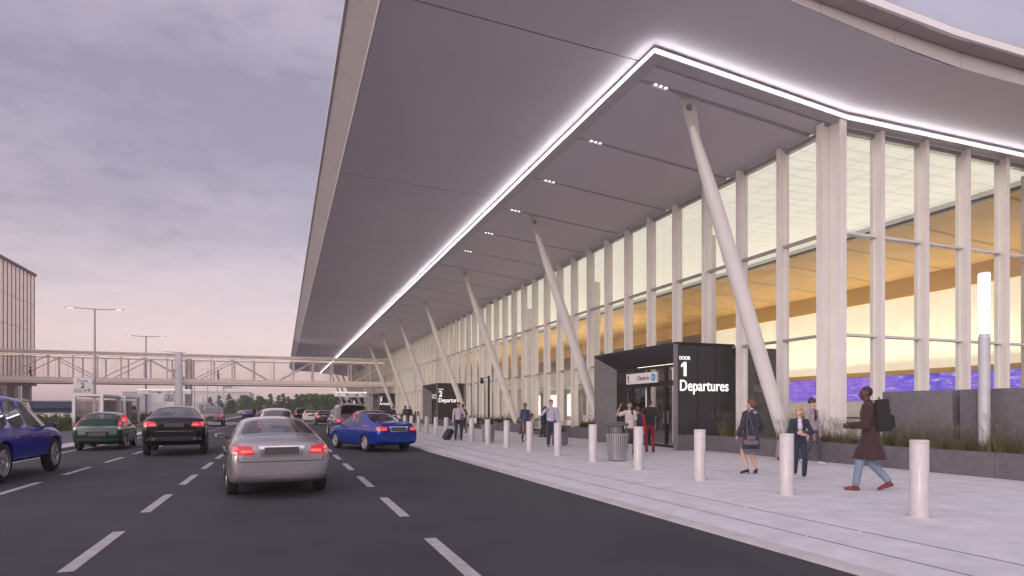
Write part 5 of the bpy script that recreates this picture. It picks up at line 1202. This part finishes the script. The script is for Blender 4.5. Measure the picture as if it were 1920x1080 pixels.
# 10, 11 seated pair and a third sitter on the bench by the planter
def bench(x,y,L,rz,label):
    e=empty('bench',(x,y,0),rz,label,'bench','benches along the planters'); m=MB(); m.box(-L/2,L/2,-.24,.24,.41,.45); m.build('seat',Mwhite,e,bev=.01); m=MB(); m.box(-L/2,L/2,.235,.265,.45,.82); m.build('backrest',Mwhite,e,bev=.008)
    for xx in (-L/2+.25,L/2-.25): m=MB(); m.path([Vector((xx,-.2,0)),Vector((xx,0,.40)),Vector((xx,.2,0))],.016); m.build('leg',Mchrome,e)
bench(13.45,31.6,3.8,-PI/2,'white bench against the planter behind the man with the slung jacket'); bench(13.45,46.2,2.6,-PI/2,'white bench against the planter behind the second litter bin')
bench(13.45,57.8+8,3.2,-PI/2,'far white bench just beyond Door 2')
sit=dict(sit=True,feet=((-.12,.46),(.12,.50)),hands=((-.12,.34,.62),(.12,.34,.62)),elb=((-1,-.6,-.3),(1,-.6,-.3)))
person((13.46,30.6,0),D(100),'seated person in rose shirt on the white bench, turned away',h=1.76,skin='dark',hair=('short',(.02,.015,.015)),top=('shirt',(.22,.09,.10)),legs=('trousers',(.05,.035,.03)),lean=.08,vox=.012,fingers=True,**sit)
person((13.46,32.75,0),D(75),'seated person in pale shirt and dark trousers leaning forward on the bench',h=1.72,skin='brown',hair=('short',(.04,.025,.02)),top=('shirt',(.42,.36,.36)),legs=('trousers',(.02,.022,.032)),shoes=((.4,.36,.34),'low'),lean=.16,vox=.012,**sit)
person((13.46,29.95,0),D(68),'seated figure in brown clothes half hidden behind the woman in the patterned dress',h=1.70,skin='dark',hair=('short',(.02,.015,.015)),top=('jacket',(.10,.06,.04)),legs=('trousers',(.10,.065,.045)),lean=.1,vox=.012,**sit)
person((13.46,46.3,0),D(95),'person in white top sitting alone beside the second litter bin',h=1.7,skin='light',hair=('short',(.09,.05,.03)),top=('tshirt',(.5,.48,.5)),legs=('trousers',(.07,.075,.08)),lean=.12,vox=.014,**sit)
# 12 business man with trolley case
b12,J=person((7.75,28.3,0),D(176),'bearded man in pale shirt pulling a dark trolley case, coat over his arm',h=1.80,skin='tan',hair=('short',(.03,.02,.018)),top=('shirt',(.44,.38,.46)),legs=('trousers',(.025,.028,.045)),
  feet=((-.12,.02),(.15,-.02)),hands=((-.17,.26,1.02),(.27,.02,.80)),elb=((-1,-.7,-.5),(.5,-1,0)),turn=D(-30),vox=.0095)
m=MB(); capsule(m,(-.22,.24,.98),(-.10,.27,1.0),.07,.07,.6); capsule(m,(-.2,.26,.95),(-.18,.26,.72),.08,.07,.45,X_); o=obj('coat',blend(m,.012,4),None,cloth((.025,.028,.055))); o.location=b12.location; o.rotation_euler=b12.rotation_euler; o.scale=b12.scale; tag(o,'folded navy coat over the arm of the bearded man','coat')
def trolley(x,y,rz,tilt,label,col,sx=.38,sy=.24,sz=.54):
    e=empty('suitcase',(x,y,0),rz,label,'suitcase'); m=mat('case_%d_%d'%(int(col[0]*999),int(col[2]*999)),col,rough=.5,var=.15)
    piv=roundbox(sx,sy,sz,.035,'shell',m,e); piv.location=(0,0,.05); piv.rotation_euler=(tilt,0,0)
    q=roundbox(sx*.8,.04,sz*.5,.015,'pocket',m,piv); q.location=(0,-sy/2-.01,.06)
    h=MB(); h.path([Vector((-.09,sy/2-.03,sz)),Vector((-.09,sy/2-.03,sz+.42)),Vector((.09,sy/2-.03,sz+.42)),Vector((.09,sy/2-.03,sz))],.009); h.build('pull_handle',Mchrome,piv)
    for s in (-1,1): w=MB(); w.lathe([(.035,s*sx*.4-.015),(.035,s*sx*.4+.015)],12,'x',(0,sy/2-.03,-.012)); w.build('wheel',Mtyre,piv)
    return e
trolley(7.30,28.95,D(-60),D(-38),'dark trolley case tilted behind the bearded man',(.02,.022,.035))
trolley(10.55,22.7,D(20),0,'mauve suitcase standing by the man with the slung jacket',(.24,.20,.24),.36,.22,.50)
trolley(13.45,14.05,D(-60),D(-22),'pinkish spotted trolley case half hidden behind the blond boy\'s bollard',(.32,.22,.24))
person((10.4,37.0,0),D(VIEW+40),'figure in brown coat walking away in front of Door 2',h=1.78,skin='brown',hair=('short',(.03,.02,.015)),top=('coat',(.10,.05,.032),cloth((.10,.05,.032)),.28),legs=('trousers',(.12,.07,.04)),feet=((-.08,.24),(.1,-.26)),heels=(0,.06),vox=.012)
person((11.4,61.5,0),D(VIEW+20),'figure with afro hair in dark jacket standing left of Door 2',h=1.80,skin='dark',hair=('afro',(.015,.012,.012)),top=('jacket',(.07,.06,.06)),legs=('trousers',(.03,.03,.05)),vox=.014)
person((11.9,61.9,0),D(150),'pale-faced figure close beside the one with afro hair',h=1.78,skin='light',hair=('short',(.05,.03,.02)),top=('jacket',(.04,.045,.07)),legs=('trousers',(.03,.03,.05)),vox=.014)
person((13.44,65.2,0),D(80),'seated figure in rose top on the far bench',h=1.7,skin='brown',hair=('afro',(.02,.015,.012)),top=('shirt',(.30,.14,.15)),legs=('trousers',(.03,.03,.04)),vox=.014,**sit)
person((13.44,66.6,0),D(100),'seated figure in dark clothes on the far bench',h=1.7,skin='dark',hair=('short',(.02,.015,.012)),top=('shirt',(.07,.04,.04)),legs=('trousers',(.02,.02,.03)),vox=.014,**sit)
person((8.6,52.0,0),D(150),'figure in navy top seen over the angled blue sedan near Door 3',h=1.72,skin='tan',hair=('short',(.03,.02,.015)),top=('shirt',(.02,.022,.05)),legs=('trousers',(.02,.02,.03)),vox=.014)
# far pedestrians and people on the bridge
def bridgeman(px,label,c):
    k=(px-960)/1167; y=93; x=y*(math.sin(YAW)+k*math.cos(YAW))/(math.cos(YAW)-k*math.sin(YAW))
    person((x,y,5.03),D(-80 if px%2 else 90),label,h=1.78,skin='brown',hair=('short',(.05,.03,.02)),top=('jacket',c),legs=('trousers',(.28,.16,.10)),vox=.016,feet=((-.09,.2),(.09,-.2)),heels=(0,.05),fingers=False)
bridgeman(57,'dark-clothed figure at the left end inside the footbridge',(.06,.06,.09)); bridgeman(327,'figure in brown walking inside the footbridge just left of its pier',(.26,.15,.10)); bridgeman(409,'figure in orange-brown inside the footbridge just right of its pier',(.40,.19,.09)); bridgeman(587,'figure in tan coat inside the footbridge beneath the canopy corner',(.40,.22,.11))
for (x,y,l,c,hc) in ((-24.6,61.5,'dark-haired pedestrian beside the far road left of the bushes',(.05,.09,.08),(.01,.01,.01)),(-26.5,68,'pedestrian in rusty top further right on the far road',(.25,.10,.07),(.02,.01,.01)),(-3.9,98,'dark figure standing on the crossing between distant cars',(.03,.03,.04),(.02,.02,.02)),(4.9,96,'distant figure beside the queue under the footbridge',(.05,.04,.06),(.02,.02,.02)),(-1.0,100,'distant figure in red by the far grey sedan',(.3,.05,.05),(.02,.02,.02))):
    person((x,y,ROAD),D(150),l,h=1.76,skin='brown',hair=('short',hc),top=('jacket',c),legs=('trousers',(.03,.035,.05)),vox=.016,fingers=False)
for o in bpy.data.objects:
    if '_J' in o: del o['_J']

# ============================================================ AIR
m=MB(); m.box(-920,920,-320,1520,-2.3,26); hz=m.build('haze',None)
hm=bpy.data.materials.new('haze_air'); hm.use_nodes=True; t=hm.node_tree; t.nodes.clear(); o_=t.nodes.new('ShaderNodeOutputMaterial'); v_=t.nodes.new('ShaderNodeVolumePrincipled'); v_.inputs['Color'].default_value=(.93,.86,.92,1); v_.inputs['Density'].default_value=.0008; v_.inputs['Anisotropy'].default_value=.2
t.links.new(v_.outputs[0],o_.inputs['Volume']); hz.data.materials.clear(); hz.data.materials.append(hm); hz['kind']='stuff'; hz['label']='thin mauve evening haze in the air'; hz['category']='haze'
